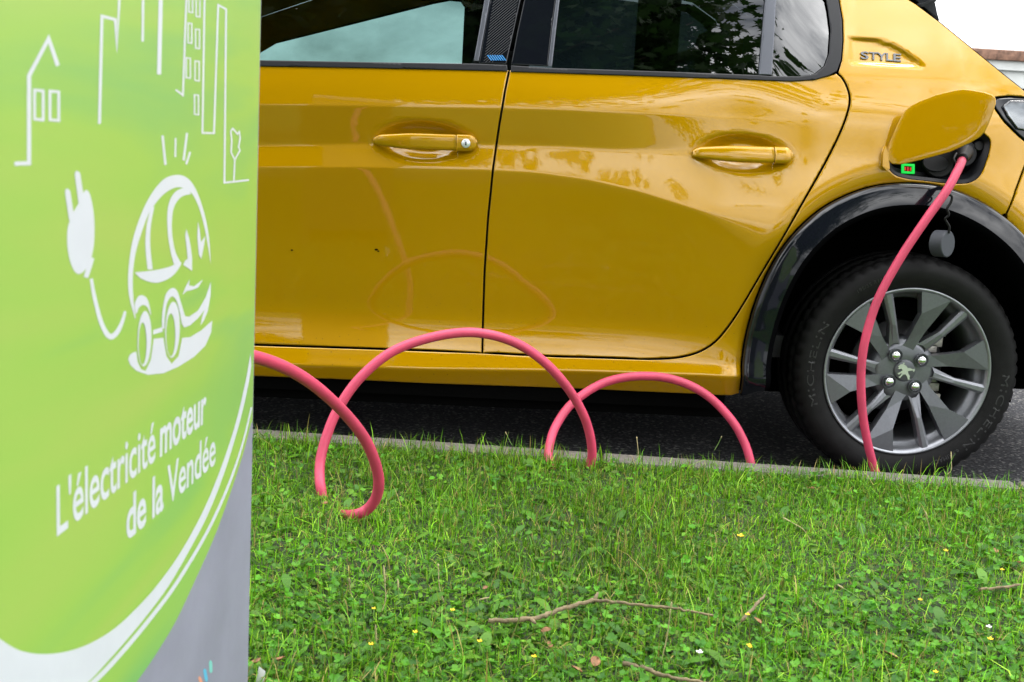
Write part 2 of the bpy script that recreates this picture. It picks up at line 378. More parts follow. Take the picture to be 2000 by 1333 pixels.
def seg_dist(p, poly, closed=True):
    """unsigned distance of points p (n,2) to a polyline"""
    poly = np.asarray(poly); A = poly; B = np.roll(poly, -1, 0)
    if not closed: A, B = A[:-1], B[:-1]
    d = np.full(len(p), 1e9)
    for a, b in zip(A, B):
        ab = b-a; tt = np.clip(((p-a)@ab)/max(ab@ab, 1e-12), 0, 1); d = np.minimum(d, np.hypot(*(p-a-tt[:, None]*ab).T))
    return d
def inside(p, poly):
    poly = np.asarray(poly); x, y = p[:, 0], p[:, 1]; c = np.zeros(len(p), bool)
    for a, b in zip(poly, np.roll(poly, -1, 0)):
        cond = (a[1] > y) != (b[1] > y)
        with np.errstate(divide='ignore', invalid='ignore'):
            xi = (b[0]-a[0])*(y-a[1])/(b[1]-a[1])+a[0]
        c ^= cond & (x < xi)
    return c
def resample(P_, step):
    P_ = np.asarray(P_, float); Q = np.vstack([P_, P_[:1]]); out = []
    for a, b in zip(Q[:-1], Q[1:]):
        n = max(1, int(round(np.hypot(*(b-a))/step)))
        for k in range(n): out.append(a+(b-a)*k/n)
    return np.array(out)

# arch centre line (outer edge of the black cladding)
ARCH_PX = [(1447, 772), (1451, 715), (1461, 650), (1480, 585), (1509, 520), (1548, 463), (1600, 414), (1655, 383), (1715, 364), (1785, 359), (1850, 368), (1910, 392), (1960, 424), (2005, 466), (2045, 525), (2078, 600), (2098, 700), (2100, 772)]
ARCH = catmull(PX(ARCH_PX), 4)
# local features added to the height field
def add_dish(cx, cy, rx, ry, depth):
    c = PX([(cx, cy)])[0]; ex = rx/744; ez = ry/744
    u = (XX-c[0])/ex; v = (ZZ-c[1])/ez; rr = np.sqrt(u*u+v*v)
    return depth*smooth(1.0, .35, rr)
SG = SG + add_dish(828, 276, 104, 44, .020) + add_dish(1452, 299, 102, 42, .020)
win = (XX > -.75) & (XX < .75) & (ZZ < 1.0)
pts = np.stack([XX[win], ZZ[win]], -1); da = seg_dist(pts, ARCH, False)
dd = np.zeros_like(SG); dd[win] = .016*np.clip(1-da/.060, 0, 1)**2; SG = SG + dd
STYLE_REC = [(1655, 68), (1705, 74), (1740, 83), (1768, 98), (1795, 118), (1804, 127), (1796, 132), (1740, 131), (1655, 128)]
rec = PX(STYLE_REC)
win = (XX > -.4) & (XX < .15) & (ZZ > .95) & (ZZ < 1.15)
pts = np.stack([XX[win], ZZ[win]], -1); ins = inside(pts, rec); dr = seg_dist(pts, rec)
dd = np.zeros_like(SG); fade = smooth(-.25, -.10, pts[:, 0])
dd[win] = np.where(ins, .011*smooth(0, .012, dr), 0)*fade; SG = SG + dd
SXg = np.gradient(SG, GX, axis=0); SZg = np.gradient(SG, GZ, axis=1)
def body_pt(x, z, off=0.0):
    return np.stack([x, bil(SG, x, z)+off, z], -1)
def body_n(x, z):
    n = np.stack([bil(SXg, x, z), -np.ones(len(x)), bil(SZg, x, z)], -1); return n/np.linalg.norm(n, axis=1)[:, None]
CREASES = [zc1, zc2, zc3, zsill]
def poly_off(poly, d):
    """offset a closed polygon inwards by d (either winding)"""
    p = np.asarray(poly); a = .5*np.sum(p[:, 0]*np.roll(p[:, 1], -1)-np.roll(p[:, 0], -1)*p[:, 1])
    e1 = p-np.roll(p, 1, 0); e2 = np.roll(p, -1, 0)-p
    e1 /= np.linalg.norm(e1, axis=1)[:, None]+1e-12; e2 /= np.linalg.norm(e2, axis=1)[:, None]+1e-12
    tg = e1+e2; tg /= np.linalg.norm(tg, axis=1)[:, None]+1e-12
    nn = np.stack([-tg[:, 1], tg[:, 0]], -1)*(1 if a > 0 else -1)
    return p+nn*d, nn
def panel(name, poly, material, parent, step=.009, off=0.0, holes=(), bevel=.003, depth=.014, creases=True, gap=0.0):
    loops = [np.asarray(poly, float)]+[np.asarray(h, float) for h in holes]
    if gap: loops[0] = poly_off(resample(loops[0], step), gap)[0]
    outer = resample(loops[0], step); bl = [outer]+[resample(h, step) for h in loops[1:]]
    verts = []; edges = []; nrm_in = []
    for li, l in enumerate(bl):
        s = len(verts); _, nn = poly_off(l, 0)
        if li: nn = -nn
        verts += list(l); nrm_in += list(nn); edges += [(s+i, s+(i+1) % len(l)) for i in range(len(l))]
    nb = len(verts)
    extra = []
    if bevel:
        extra.append(np.asarray(verts)+np.asarray(nrm_in)*bevel)
    lo = outer.min(0); hi = outer.max(0)
    gx = np.arange(lo[0], hi[0], step); gz = np.arange(lo[1], hi[1], step)
    g = np.stack(np.meshgrid(gx, gz, indexing='ij'), -1).reshape(-1, 2)
    if creases:
        keep = np.ones(len(g), bool); rows = []
        for cf in CREASES:
            keep &= np.abs(g[:, 1]-cf(g[:, 0])) > .0065
            xs = np.arange(lo[0], hi[0], step)
            for o_ in (-.0045, -.0018, .0, .0018, .0045): rows.append(np.stack([xs, cf(xs)+o_], -1))
        g = np.vstack([g[keep]]+rows)
    allb = bl
    ok = inside(g, outer)
    for h in bl[1:]: ok &= ~inside(g, h)
    g = g[ok]; dmin = np.full(len(g), 1e9)
    for l in bl: dmin = np.minimum(dmin, seg_dist(g, l))
    g = g[dmin > max(bevel*1.5, step*.35)]
    ev = np.vstack([np.asarray(verts)]+extra+[g])
    r = geometry.delaunay_2d_cdt([Vector(p) for p in ev], edges, [], 0, 1e-6)
    V = np.array([tuple(v) for v in r[0]]); T = np.array([f for f in r[2]])
    cen = V[T].mean(1); okf = inside(cen, outer)
    for h in bl[1:]: okf &= ~inside(cen, h)
    T = T[okf]
    # identify boundary vertices
    org = r[3]; bid = {}
    for vi, lst in enumerate(org):
        for o_ in lst:
            if o_ < nb: bid[o_] = vi
    x, z = V[:, 0], V[:, 1]; p3 = body_pt(x, z, off); n3 = body_n(x, z)
    verts3 = [p for p in p3]; nor = [n for n in n3]
    # winding: outward = -Y
    Fc = []
    for a, b_, c_ in T:
        ar = (V[b_]-V[a])[0]*(V[c_]-V[a])[1]-(V[b_]-V[a])[1]*(V[c_]-V[a])[0]
        Fc.append((a, b_, c_) if ar > 0 else (a, c_, b_))
    if depth:
        s = 0
        for l in bl:
            n = len(l); st = []
            for i in range(n):
                vi = bid.get(s+i); nn = nrm_in[s+i]; side = np.array([-nn[0], 0, -nn[1]])
                if vi is None: st.append(None); continue
                if bevel:
                    verts3[vi] = verts3[vi]+np.array([0, bevel*.35, 0]); m_ = nor[vi]*.75+side*.65; nor[vi] = m_/np.linalg.norm(m_)
                verts3.append(verts3[vi]+np.array([0, bevel*.8, 0])); nor.append(side); a1 = len(verts3)-1
                verts3.append(verts3[vi]+np.array([0, depth, 0])); nor.append(side); st.append((vi, a1, a1+1))
            for i in range(n):
                A, B = st[i], st[(i+1) % n]
                if A is None or B is None: continue
                Fc.append((A[0], B[0], B[1], A[1])); Fc.append((A[1], B[1], B[2], A[2]))
            s += n
    return mobj(name, verts3, Fc, material, parent, normals=nor)

CAR_W = 1.73
car = empty('car', (-.9, .85, 0))
tag(car, 'mustard yellow hatchback parked at the kerb, plugged in by a pink cable', 'car')
MIRROR = []                                         # near-side parts repeated on the far side

# --- outlines, all in (x, z) on the body side
belt_lo = [(505, 126), (700, 129), (993, 137)]
gapB = [(995, 136), (986, 180), (976, 240), (963, 330), (953, 430), (946.5, 530), (943.5, 620), (942, 691)]
gapR = [(1634, 143), (1645, 153), (1655, 172), (1660, 195), (1655, 222), (1640, 262), (1610, 322), (1560, 410), (1503, 508), (1452, 594), (1422, 639), (1397, 668), (1370, 686), (1340, 696), (1305, 701), (1250, 702.5)]
X_FD = -2.02
bl = PX(belt_lo); gb = PX(gapB); gr = catmull(PX(gapR), 3)
xs = np.linspace(X_FD, gb[-1][0], 8)
fd_bottom = np.stack([xs, zgap(xs)], -1)
zb0 = bl[0][1]+(X_FD-bl[0][0])*.03
front_door = np.vstack([fd_bottom[:-1], gb[::-1], bl[::-1][1:], [[X_FD, zb0]]])
xs = np.linspace(gr[-1][0], gb[-1][0], 12)
rd_bottom = np.stack([xs, zgap(xs)+0*xs], -1)
belt_rear = PX([(995, 136), (1200, 143), (1400, 150), (1480, 153), (1545, 155.5), (1590, 153), (1618, 147), (1634, 143)])
rear_door = np.vstack([gb[::-1][1:], belt_rear[1:], gr[1:], rd_bottom[1:-1], gb[-1:]])
GAP = .0028
d1 = panel('front_door', front_door, 'yellow_paint', car, gap=GAP, step=.010)
d2 = panel('rear_door', rear_door, 'yellow_paint', car, gap=GAP)
# quarter panel with the sill
PORT_PX = [(1733, 312), (1738, 330), (1750, 342), (1775, 349), (1810, 353), (1850, 357.5), (1885, 358), (1904, 352), (1917, 338), (1928, 310), (1934, 285), (1932, 272), (1922, 262), (1900, 235), (1870, 228), (1800, 232), (1760, 248), (1740, 280)]
port = catmull(np.vstack([PX(PORT_PX), PX(PORT_PX[:1])]), 3)[:-1]
seam = PX([(1966, 418), (1985, 370), (2003, 322), (2017, 288)])
lampL = PX([(1990, 266), (1962, 238), (1945, 214), (1939, 200), (1946, 191), (1972, 189), (2002, 191)])
rearE = PX([(2003, 178), (1960, 144), (1900, 95), (1835, 42), (1790, 8)])
trimO = PX([(1638, 0), (1645, 40), (1646, 80), (1643, 118), (1636, 142)])
zs_ = lambda x: zsill(x)
xs = np.linspace(-2.06, -.46, 20)
sill_bot = np.stack([xs, zsill(xs)-.040-.018*smooth(-1.7, -.5, xs)], -1)
i_arch = [i for i in range(len(ARCH)) if ARCH[i][0] < seam[0][0]-.002 or ARCH[i][1] > seam[0][1]+.05]
arch_q = np.array([ARCH[i] for i in range(len(ARCH)) if ARCH[i][0] < seam[0][0]])
xs2 = np.linspace(-2.06, gr[-1][0], 14); fdb = np.stack([xs2, zgap(xs2)], -1)
quarter = np.vstack([sill_bot, arch_q, seam, lampL, rearE, [[-.10, 1.30], [-.24, 1.385], [-.46, 1.385], [-.365, 1.368], [-.275, 1.315]], trimO, gr[1:-1], fdb[::-1]])
quarter = quarter[np.r_[True, np.hypot(*np.diff(quarter, axis=0).T) > 1e-4]]
qp = panel('quarter_panel', quarter, 'yellow_paint', car, gap=GAP, holes=[poly_off(port, -.002)[0]])
MIRROR += [d1, d2, qp]
# rear bumper corner
bump = np.vstack([[a for a in ARCH[::-1] if a[0] > seam[0][0]], seam, PX([(2030, 300), (2075, 335)]), [[.66, .80], [.70, .60], [.70, .25], [.46, .22]]])
MIRROR.append(panel('rear_bumper', bump, 'yellow_paint', car, gap=GAP, step=.014))
# tail lamp
lamp = np.vstack([PX([(2020, 288), (1990, 264), (1962, 236), (1946, 213), (1942, 201), (1948, 193), (1972, 191), (2003, 193)]), [[.52, .985], [.52, .90]]])
tl = panel('tail_lamp', lamp, 'gloss_black', car, gap=.001, step=.012, creases=False)
lens = np.vstack([PX([(1986, 252), (1966, 226), (1957, 208), (1970, 197), (2003, 197)]), [[.50, .975], [.50, .915]]])
ln = panel('lamp_lens', lens, 'lamp_glass', tl, step=.012, off=-.006, creases=False)
lens2 = np.vstack([PX([(1988, 250), (1969, 224), (1962, 209), (1974, 201), (2003, 201)]), [[.48, .968], [.48, .92]]])
panel('lamp_reflector', lens2, 'lock_white', tl, step=.012, off=-.003, creases=False, depth=.002)

# --- windows, frames and pillars
TOPZ = lambda x: np.interp(x, [-2.02, -1.95, -1.24, -1.15, -.75, -.45, -.33], [1.10, 1.17, 1.375, 1.395, 1.385, 1.33, 1.20])
def lift(pts_px, top_x, zt):
    """polyline from the photo edge, continued to the roof line"""
    return np.vstack([PX(pts_px), [[top_x, zt]]])
fg_r = lift([(925, 119), (936, 60), (946, 0)], -1.19, 1.30)           # rear edge of the front glass
fp_l = lift([(935, 120), (946, 60), (957, 0)], -1.172, 1.378)
fp_r = lift([(989, 126), (1004, 60), (1017, 0)], -1.070, 1.392)
rp_l = lift([(998, 127), (1011, 60), (1024, 0)], -1.062, 1.392)
rp_r = lift([(1070, 130), (1078, 60), (1086, 0)], -1.00, 1.392)
rg_l = lift([(1078, 130), (1086, 60), (1093, 0)], -.99, 1.392)
rg_r = lift([(1481, 146), (1488, 70), (1494, 0)], -.47, 1.355)
qd_r = lift([(1507, 147), (1512, 70), (1516, 0)], -.435, 1.346)
belt_hi_f = PX([(505, 118), (700, 121), (925, 124)]); belt_hi_r = PX([(1078, 133), (1300, 140), (1481, 147)])
fglass = np.vstack([[[X_FD+.03, zb0+.03]], belt_hi_f, fg_r, [[-1.198, 1.322], [-1.22, 1.334], [-1.26, 1.335], [-1.32, 1.322], [-1.90, 1.150], [-1.975, 1.10]]])
g1 = panel('front_window', fglass, 'window_glass', car, step=.03, off=.004, bevel=0, depth=0, creases=False)
rglass = np.vstack([belt_hi_r, rg_r, rg_l[::-1]])
g2 = panel('rear_window', rglass, 'privacy_glass', car, step=.03, off=.004, bevel=0, depth=0, creases=False)
trimI_px = [(1507, 149), (1560, 149.5), (1590, 145), (1609, 130), (1618, 105), (1621, 60), (1616, 20), (1612, 0)]
trimI = PX(trimI_px)
qglass = np.vstack([trimI, [[-.315, 1.298], [-.38, 1.335]], qd_r[::-1]])
g3 = panel('quarter_window', qglass, 'privacy_glass', car, step=.03, off=.004, bevel=0, depth=0, creases=False)
MIRROR += [g1, g2, g3]
ft = panel('belt_trim', np.vstack([PX([(505, 130.5), (700, 133.5), (992, 140)]), PX([(990, 127), (925, 124.5), (700, 121), (505, 117.5)]), [[X_FD, zb0+.022], [X_FD, zb0+.002]]]), 'trim_black', car, off=-.004, step=.012, creases=False, gap=.0006)
rt = panel('belt_trim', np.vstack([PX([(997, 141), (1200, 147.5), (1400, 154.5), (1480, 157.5), (1545, 160), (1590, 157), (1618, 149), (1634, 140), (1642, 118), (1645, 80), (1644, 40), (1637, 0)]), [[-.272, 1.312], [-.36, 1.364], [-.46, 1.368], [-.45, 1.346], [-.38, 1.336], [-.316, 1.298]],
     trimI[::-1], PX([(1481, 147), (1300, 140), (1078, 133), (998, 128)])]), 'trim_black', car, off=-.004, step=.010, creases=False, gap=.0006)
gs1 = panel('glass_seal', np.vstack([fg_r, fp_l[::-1]]), 'trim_grey', car, off=-.002, step=.012, creases=False, gap=.0003)
p1 = panel('door_pillar', np.vstack([PX([(935, 125)]), fp_l[1:], fp_r[::-1]]), 'gloss_black', car, off=-.001, step=.012, creases=False, gap=.0005)
p2 = panel('door_pillar', np.vstack([rp_l, rp_r[::-1]]), 'gloss_black', car, off=-.001, step=.012, creases=False, gap=.0005)
gs2 = panel('glass_seal', np.vstack([rp_r, rg_l[::-1]]), 'trim_grey', car, off=-.003, step=.012, creases=False, gap=.0003)
qd = panel('window_divider', np.vstack([rg_r, qd_r[::-1]]), 'trim_grey', car, off=-.004, step=.012, creases=False, gap=.0003)
MIRROR += [ft, rt, p1, p2, qd, gs1, gs2]
# fine diagonal ribs with blue tips on the front pillar
V = []; Fc = []; Vb = []; Fb = []
for i in range(26):
    y0 = 122-i*5.2
    for (a, b_, tgt) in (((950, y0+8), (1012, y0-44), 'k'),):
        a = np.array(a, float); b_ = np.array(b_, float)
        xl = 938+(120-a[1])*.178
        def clipx(p, q, x): return p+(q-p)*(x-p[0])/(q[0]-p[0])
        lo_ = a; hi_ = b_
        xr_lo = 987+(120-hi_[1])*.225
        hi_ = clipx(a, b_, min(1012, xr_lo-2))
        lo_ = clipx(a, b_, xl+6)
        if lo_[1] > 121: lo_ = a+(b_-a)*((121-a[1])/(b_[1]-a[1]))
        if hi_[1] < -110 or lo_[0] > hi_[0]-4: continue
        q = P([lo_[0], hi_[0], hi_[0], lo_[0]], [lo_[1], hi_[1], hi_[1]+1.8, lo_[1]+1.8], -.0018)
        s = len(V); V += list(q); Fc.append((s, s+3, s+2, s+1))
pr = mobj('pillar_rib', V, Fc, 'rib_grey', p1, sm=False); 
for i in range(8):
    x0 = 951+i*4.6
    q = P([x0, x0+2.6, x0+10.5, x0+8], [108, 108, 118.5, 118.5], -.0022)
    if x0+10 < 990: s = len(Vb); Vb += list(q); Fb.append((s, s+3, s+2, s+1))
mobj('blue_stripe', Vb, Fb, 'blue_print', p1, sm=False)
# roof side rail, roof, tailgate, windscreen
rail = np.vstack([[[X_FD+.01, zb0+.03], [-1.985, 1.092], [-1.905, 1.141], [-1.32, 1.313], [-1.26, 1.327], [-1.22, 1.326], [-1.195, 1.295], [-1.178, 1.295], [-1.166, 1.38], [-1.07, 1.397], [-.75, 1.392], [-.47, 1.376], [-.24, 1.388], [-.5, 1.425], [-.8, 1.445], [-1.2, 1.448], [-1.45, 1.42], [-1.95, 1.235], [-2.10, 1.13], [-2.10, zb0]]])
rl = panel('roof_rail', rail, 'yellow_paint', car, step=.02, creases=False, gap=.001); MIRROR.append(rl)
def loft(name, edge, material, bulge, n=14, flip=False):
    """surface from the near-side edge to its mirror on the far side"""
    e3 = np.asarray(edge); V = []; Fc = []; m_ = len(e3)
    for p in e3:
        for k in range(n+1):
            tt = k/n; y = p[1]+(CAR_W-2*p[1])*tt; w = 4*tt*(1-tt); w = 1-(1-w)**1.6
            V.append((p[0]+bulge[0]*w, y, p[2]+bulge[1]*w))
    for i in range(m_-1):
        for k in range(n):
            a = i*(n+1)+k; f_ = (a, a+1, a+n+2, a+n+1); Fc.append(f_)
    return mobj(name, V, Fc, material, car)
rx = np.linspace(-.24, -1.45, 14); rz = np.interp(-rx, [.24, .5, .8, 1.2, 1.45], [1.388, 1.425, 1.445, 1.448, 1.42])
loft('roof', body_pt(rx, rz-.004, .006), 'yellow_paint', (0, .05))
tg = np.vstack([[[-.24, 1.385], [-.10, 1.30]], rearE[::-1], [[.44, .985]]])
tg = body_pt(tg[:, 0]+.001, tg[:, 1], .004)
loft('tailgate_glass', tg, 'gloss_black', (.10, 0.03))
tg2 = np.array([[.50, .97], [.58, .85], [.70, .62], [.70, .25]]); loft('tailgate', body_pt(tg2[:, 0], tg2[:, 1], .004), 'yellow_paint', (.12, 0))
ws = np.array([[-1.45, 1.42], [-1.95, 1.235], [-2.10, 1.13], [-2.3, 1.02]]); loft('windscreen', body_pt(ws[:, 0], ws[:, 1], .01), 'window_glass', (-.10, .02))
# spoiler blade beside the rear glass
def prism(name, px_top, px_bot_list, Yfront, thick, material, parent):
    q = onY([p[0] for p in px_top], [p[1] for p in px_top], np.full(len(px_top), Yfront)); n = len(q)
    V = list(q)+[p+np.array([0, thick, 0]) for p in q]
    Fc = [tuple(range(n))[::-1], tuple(range(n, 2*n))]+[(i, (i+1) % n, n+(i+1) % n, n+i) for i in range(n)]
    bm = bmesh.new(); vs = [bm.verts.new(v) for v in V]; [bm.faces.new([vs[i] for i in f]) for f in Fc]
    bmesh.ops.bevel(bm, geom=list(bm.edges), offset=.003, segments=2, affect='EDGES')
    return bobj(name, bm, material, parent, angle=35)
prism('rear_spoiler', [(1770, -14), (1800, 10), (1836, 42), (1829, 18), (1822, -2), (1826, -30), (1760, -60)], None, .20, .10, 'gloss_black', car)
prism('spoiler_lip', [(1790, 8), (1800, 15), (1832, 2), (1829, -3), (1812, 3)], None, .185, .03, 'trim_black', car)

# front wing and bonnet beyond the front door
th = np.linspace(0, math.pi, 22); FW = -2.54
farch = np.stack([FW-.40*np.cos(th[::-1]), .26+.43*np.sin(th[::-1])], -1)[::-1]
wing = np.vstack([[[-3.25, .30], [-2.97, .26]], np.stack([FW-.42*np.cos(th), .26+.46*np.sin(th)], -1), [[-2.10, .26], [X_FD-.04, .25], [X_FD-.002, zgap(np.array([X_FD]))[0]], [X_FD, zb0-.01], [-2.10, 1.0], [-2.4, .98], [-2.9, .88], [-3.2, .74], [-3.3, .5]]])
wg = panel('front_wing', wing, 'yellow_paint', car, step=.02, gap=GAP, creases=False); MIRROR.append(wg)
hb = np.array([[-2.10, 1.0], [-2.3, .985], [-2.5, .96], [-2.9, .885], [-3.2, .745]]); loft('bonnet', body_pt(hb[:, 0], hb[:, 1], .003), 'yellow_paint', (-.10, .06))
hb = np.array([[-3.2, .745], [-3.3, .5], [-3.25, .30]]); loft('front_bumper', body_pt(hb[:, 0], hb[:, 1], .003), 'yellow_paint', (-.35, 0))

# --- door handles
def handle(cx, cy, hw, hh, lock, parent):
    """bar with a tapered front end standing off the dish, and its rear end cap"""
    def pt(u, v, w):
        q = PX([(cx+u, cy+v)])[0]; y = bil(SGB, q[0], q[1]); return np.array([q[0], y+w, q[1]])
    def bar(u0, u1, fn, name, par_, seg=14, nu=24):
        V = []; Fc = []
        for i in range(nu+1):
            tt = i/nu; u = u0+(u1-u0)*tt; h, dpt, cyo, prot = fn(tt)
            for k in range(seg):
                a = 2*math.pi*k/seg; ca, sa = math.cos(a), math.sin(a)
                ca = math.copysign(abs(ca)**.7, ca); sa = math.copysign(abs(sa)**.8, sa)
                V.append(pt(u, cyo-h*sa, prot-dpt*ca))
        for i in range(nu):
            for k in range(seg): Fc.append((i*seg+k, i*seg+(k+1) % seg, (i+1)*seg+(k+1) % seg, (i+1)*seg+k))
        Fc.append(tuple(range(seg))); Fc.append(tuple(nu*seg+k for k in range(seg))[::-1])
        return mobj(name, V, Fc, 'yellow_paint', par_)
    split = hw*.60
    tilt = lambda u: u*.030
    def f1(tt):
        u = -hw+(split+hw)*tt; e = min(1, math.sqrt(max(0, tt/.10*(2-tt/.10))) if tt < .10 else 1)
        h = hh*(.70+.30*smooth(0, .5, tt))*max(e, .5); return h, .010*max(e, .3), tilt(u)+hh*.15*(1-e), -.004-.012*math.sin(math.pi*min(1, tt*.75+.12))
    def f2(tt):
        u = split+(hw-split)*tt; e = math.sqrt(max(0, 1-max(0, (tt-.55)/.45)**2.2)); return hh*max(e, .25)*1.05, .0115*max(e, .3), tilt(u)+hh*.02, -.008
    hnd = bar(-hw, split-.8, f1, 'door_handle', parent)
    bar(split+.3, hw, f2, 'handle_cap', hnd, nu=12)
    if lock:
        c = pt(hw*.78, tilt(hw*.78)+1, -.0205)
        V = []; Fc = []
        for j, (r_, y_) in enumerate(((.0112, .003), (.0112, -.001), (.0095, -.002), (.0, -.0022))):
            for k in range(20): a = 2*math.pi*k/20; V.append(c+np.array([r_*math.cos(a), y_, r_*math.sin(a)]))
        for j in range(3):
            for k in range(20): Fc.append((j*20+k, j*20+(k+1) % 20, (j+1)*20+(k+1) % 20, (j+1)*20+k))
        lk = mobj('lock', V, Fc, 'lock_white', hnd)
        mobj('key_slot', [c+np.array(v) for v in ((-.0016, -.0026, -.0048), (.0016, -.0026, -.0048), (.0016, -.0026, .0048), (-.0016, -.0026, .0048))], [(0, 1, 2, 3)], 'matte_black', lk, sm=False)
    return hnd
SGB = SG - (add_dish(828, 276, 104, 44, .020) + add_dish(1452, 299, 102, 42, .020))
handle(831, 277, 101, 16, True, d1)
handle(1449, 301, 97, 16, False, d2)
# key slot on the lock, tiny bug stains on the front door
for (bx, by, br) in ((735, 488, 3.0), (570, 489, 2.2), (739, 491, 2.0)):
    a = np.linspace(0, 2*math.pi, 9)[:-1]; q = P(bx+br*np.cos(a)*1.2, by+br*.7*np.sin(a), -.0012)
    mobj('bug_stain', q, [tuple(range(8))], 'matte_black', d1, sm=False)

# --- STYLE badge letters
def text_polys(body, bold=0.0, spacing=1.0):
    cu = bpy.data.curves.new('txt', 'FONT'); cu.body = body; cu.size = 1.0; cu.offset = bold; cu.space_character = spacing; cu.resolution_u = 4
    ob = bpy.data.objects.new('txt', cu); COL.objects.link(ob)
    dg = bpy.context.evaluated_depsgraph_get(); me = bpy.data.meshes.new_from_object(ob.evaluated_get(dg))
    V = np.array([v.co[:] for v in me.vertices]); Fc = [tuple(p.vertices) for p in me.polygons]
    bpy.data.objects.remove(ob); bpy.data.curves.remove(cu); bpy.data.meshes.remove(me)
    return V, Fc
def extrude_map(name, V2, Fc, fmap, material, parent, h=.002):
    """flat letters mapped by fmap(u, v, height)"""
    n = len(V2); top = fmap(V2[:, 0], V2[:, 1], h); bot = fmap(V2[:, 0], V2[:, 1], 0.0)
    V = list(top)+list(bot); cnt = {}
    for f in Fc:
        for a, b_ in zip(f, f[1:]+f[:1]): cnt[(a, b_)] = 1
    side = [(b_, a, a+n, b_+n) for (a, b_) in cnt if (b_, a) not in cnt]
    return mobj(name, V, [tuple(f) for f in Fc]+side, material, parent, sm=False)
for i, (ch, x0, x1) in enumerate((('S', 1681, 1697), ('T', 1698, 1714), ('Y', 1713, 1731), ('L', 1731, 1744), ('E', 1745, 1760))):
    V, Fc = text_polys(ch, .015); u = (V[:, 0]-V[:, 0].min())/np.ptp(V[:, 0]); v = V[:, 1]/V[:, 1].max()
    def fm(uu, vv, h, x0=x0, x1=x1, V=V):
        u = (uu-V[:, 0].min())/np.ptp(V[:, 0]); v = np.clip((vv-V[:, 1].min())/np.ptp(V[:, 1]), 0, 1)
        px = x0+(x1-x0)*u; base = 115+(px-1680)*.073; return P(px, base-15*v, -.0006-h)
    extrude_map('badge_letter', V, Fc, fm, 'badge_grey', qp, .003)

# --- charge port
tray_in = poly_off(port, .010)[0]
def ring_strip(name, loops, material, parent, close_last=True, sm=True):
    n = len(loops[0]); V = [p for l in loops for p in l]; Fc = []
    for j in range(len(loops)-1):
        for k in range(n): a = j*n+k; b_ = j*n+(k+1) % n; Fc.append((a, a+n, b_+n, b_))
    if close_last: Fc.append(tuple((len(loops)-1)*n+k for k in range(n)))
    return mobj(name, V, Fc, material, parent, sm=sm)
po = port; q0 = body_pt(po[:, 0], po[:, 1], .0015); q1 = body_pt(po[:, 0], po[:, 1], .004)
pi = poly_off(po, .008)[0]; q2 = body_pt(pi[:, 0], pi[:, 1], .006); q3 = body_pt(pi[:, 0], pi[:, 1], .030)
pj = poly_off(po, .020)[0]; q4 = body_pt(pj[:, 0], pj[:, 1], .036)
chp = ring_strip('charge_port', [q0, q1, q2, q3, q4], 'trim_black', car)
pc = P([1845], [300], .03)[0]; pn = body_n(pc[:1], pc[2:3])[0]
pu = np.array([0, 0, 1.0])-pn*pn[2]; pu /= np.linalg.norm(pu); pr_ = np.cross(pu, pn); pr_ = pr_ if pr_[0] > 0 else -pr_
def port_pt(px, py, h): 
    """pixel on the tray floor, lifted h along the outward normal"""
    q = P(np.atleast_1d(px), np.atleast_1d(py), .034); return q+pn*h
def disc(name, c, n_, r_, h, material, parent, ell=1.0, seg=28, bev=.002, up=None):
    n_ = np.array(n_, float); n_ /= np.linalg.norm(n_); u = np.cross(n_, [0, 0, 1.0]) if abs(n_[2]) < .95 else np.array([1.0, 0, 0]); u /= np.linalg.norm(u); w = np.cross(n_, u)
    V = []; Fc = []; prof = ((r_, 0), (r_, h-bev), (r_-bev, h), (r_*.3, h))
    for rr, hh in prof:
        for k in range(seg): a = 2*math.pi*k/seg; V.append(c+n_*hh+rr*(u*math.cos(a)+w*ell*math.sin(a)))
    for j in range(3):
        for k in range(seg): Fc.append((j*seg+k, j*seg+(k+1) % seg, (j+1)*seg+(k+1) % seg, (j+1)*seg+k))
    Fc.append(tuple(3*seg+k for k in range(seg))); Fc.append(tuple(range(seg))[::-1])
    bm = bmesh.new(); vs = [bm.verts.new(v) for v in V]; [bm.faces.new([vs[i] for i in f]) for f in Fc]
    return bobj(name, bm, material, parent, angle=35)
disc('inlet_socket', port_pt(1830, 318, 0)[0], pn, .040, .012, 'plug_black', chp)
disc('inlet_cover', port_pt(1822, 322, .013)[0], pn, .034, .006, 'trim_black', chp, ell=.62)
disc('port_screw', port_pt(1908, 287, 0)[0], pn, .013, .014, 'plug_black', chp)
disc('inlet_socket', port_pt(1879, 300, 0)[0], pn, .036, .010, 'plug_black', chp)
# glowing status frame
fr = []
for (a, b_) in (((1759.5, 321), (1783.5, 340.5)), ((1763, 324.5), (1780, 337))):
    fr.append([(a[0], a[1]), (b_[0], a[1]+1.2), (b_[0], b_[1]), (a[0], b_[1]-1.2)])
lo_ = [port_pt([p[0] for p in l], [p[1] for p in l], .010) for l in fr]
lo_.append(port_pt([p[0] for p in fr[1]], [p[1] for p in fr[1]], .002)); lo_.insert(0, port_pt([p[0] for p in fr[0]], [p[1] for p in fr[0]], .002))
sl = ring_strip('status_light', lo_, 'led_green', chp, close_last=False, sm=False)
for (x0, x1, y0, y1) in ((1765, 1768, 327, 334), (1770, 1773, 327, 335.5), (1775, 1778, 328, 335)):
    mobj('status_glyph', port_pt([x0, x1, x1, x0], [y0, y0, y1, y1], .006), [(0, 3, 2, 1)], 'led_red', sl, sm=False)
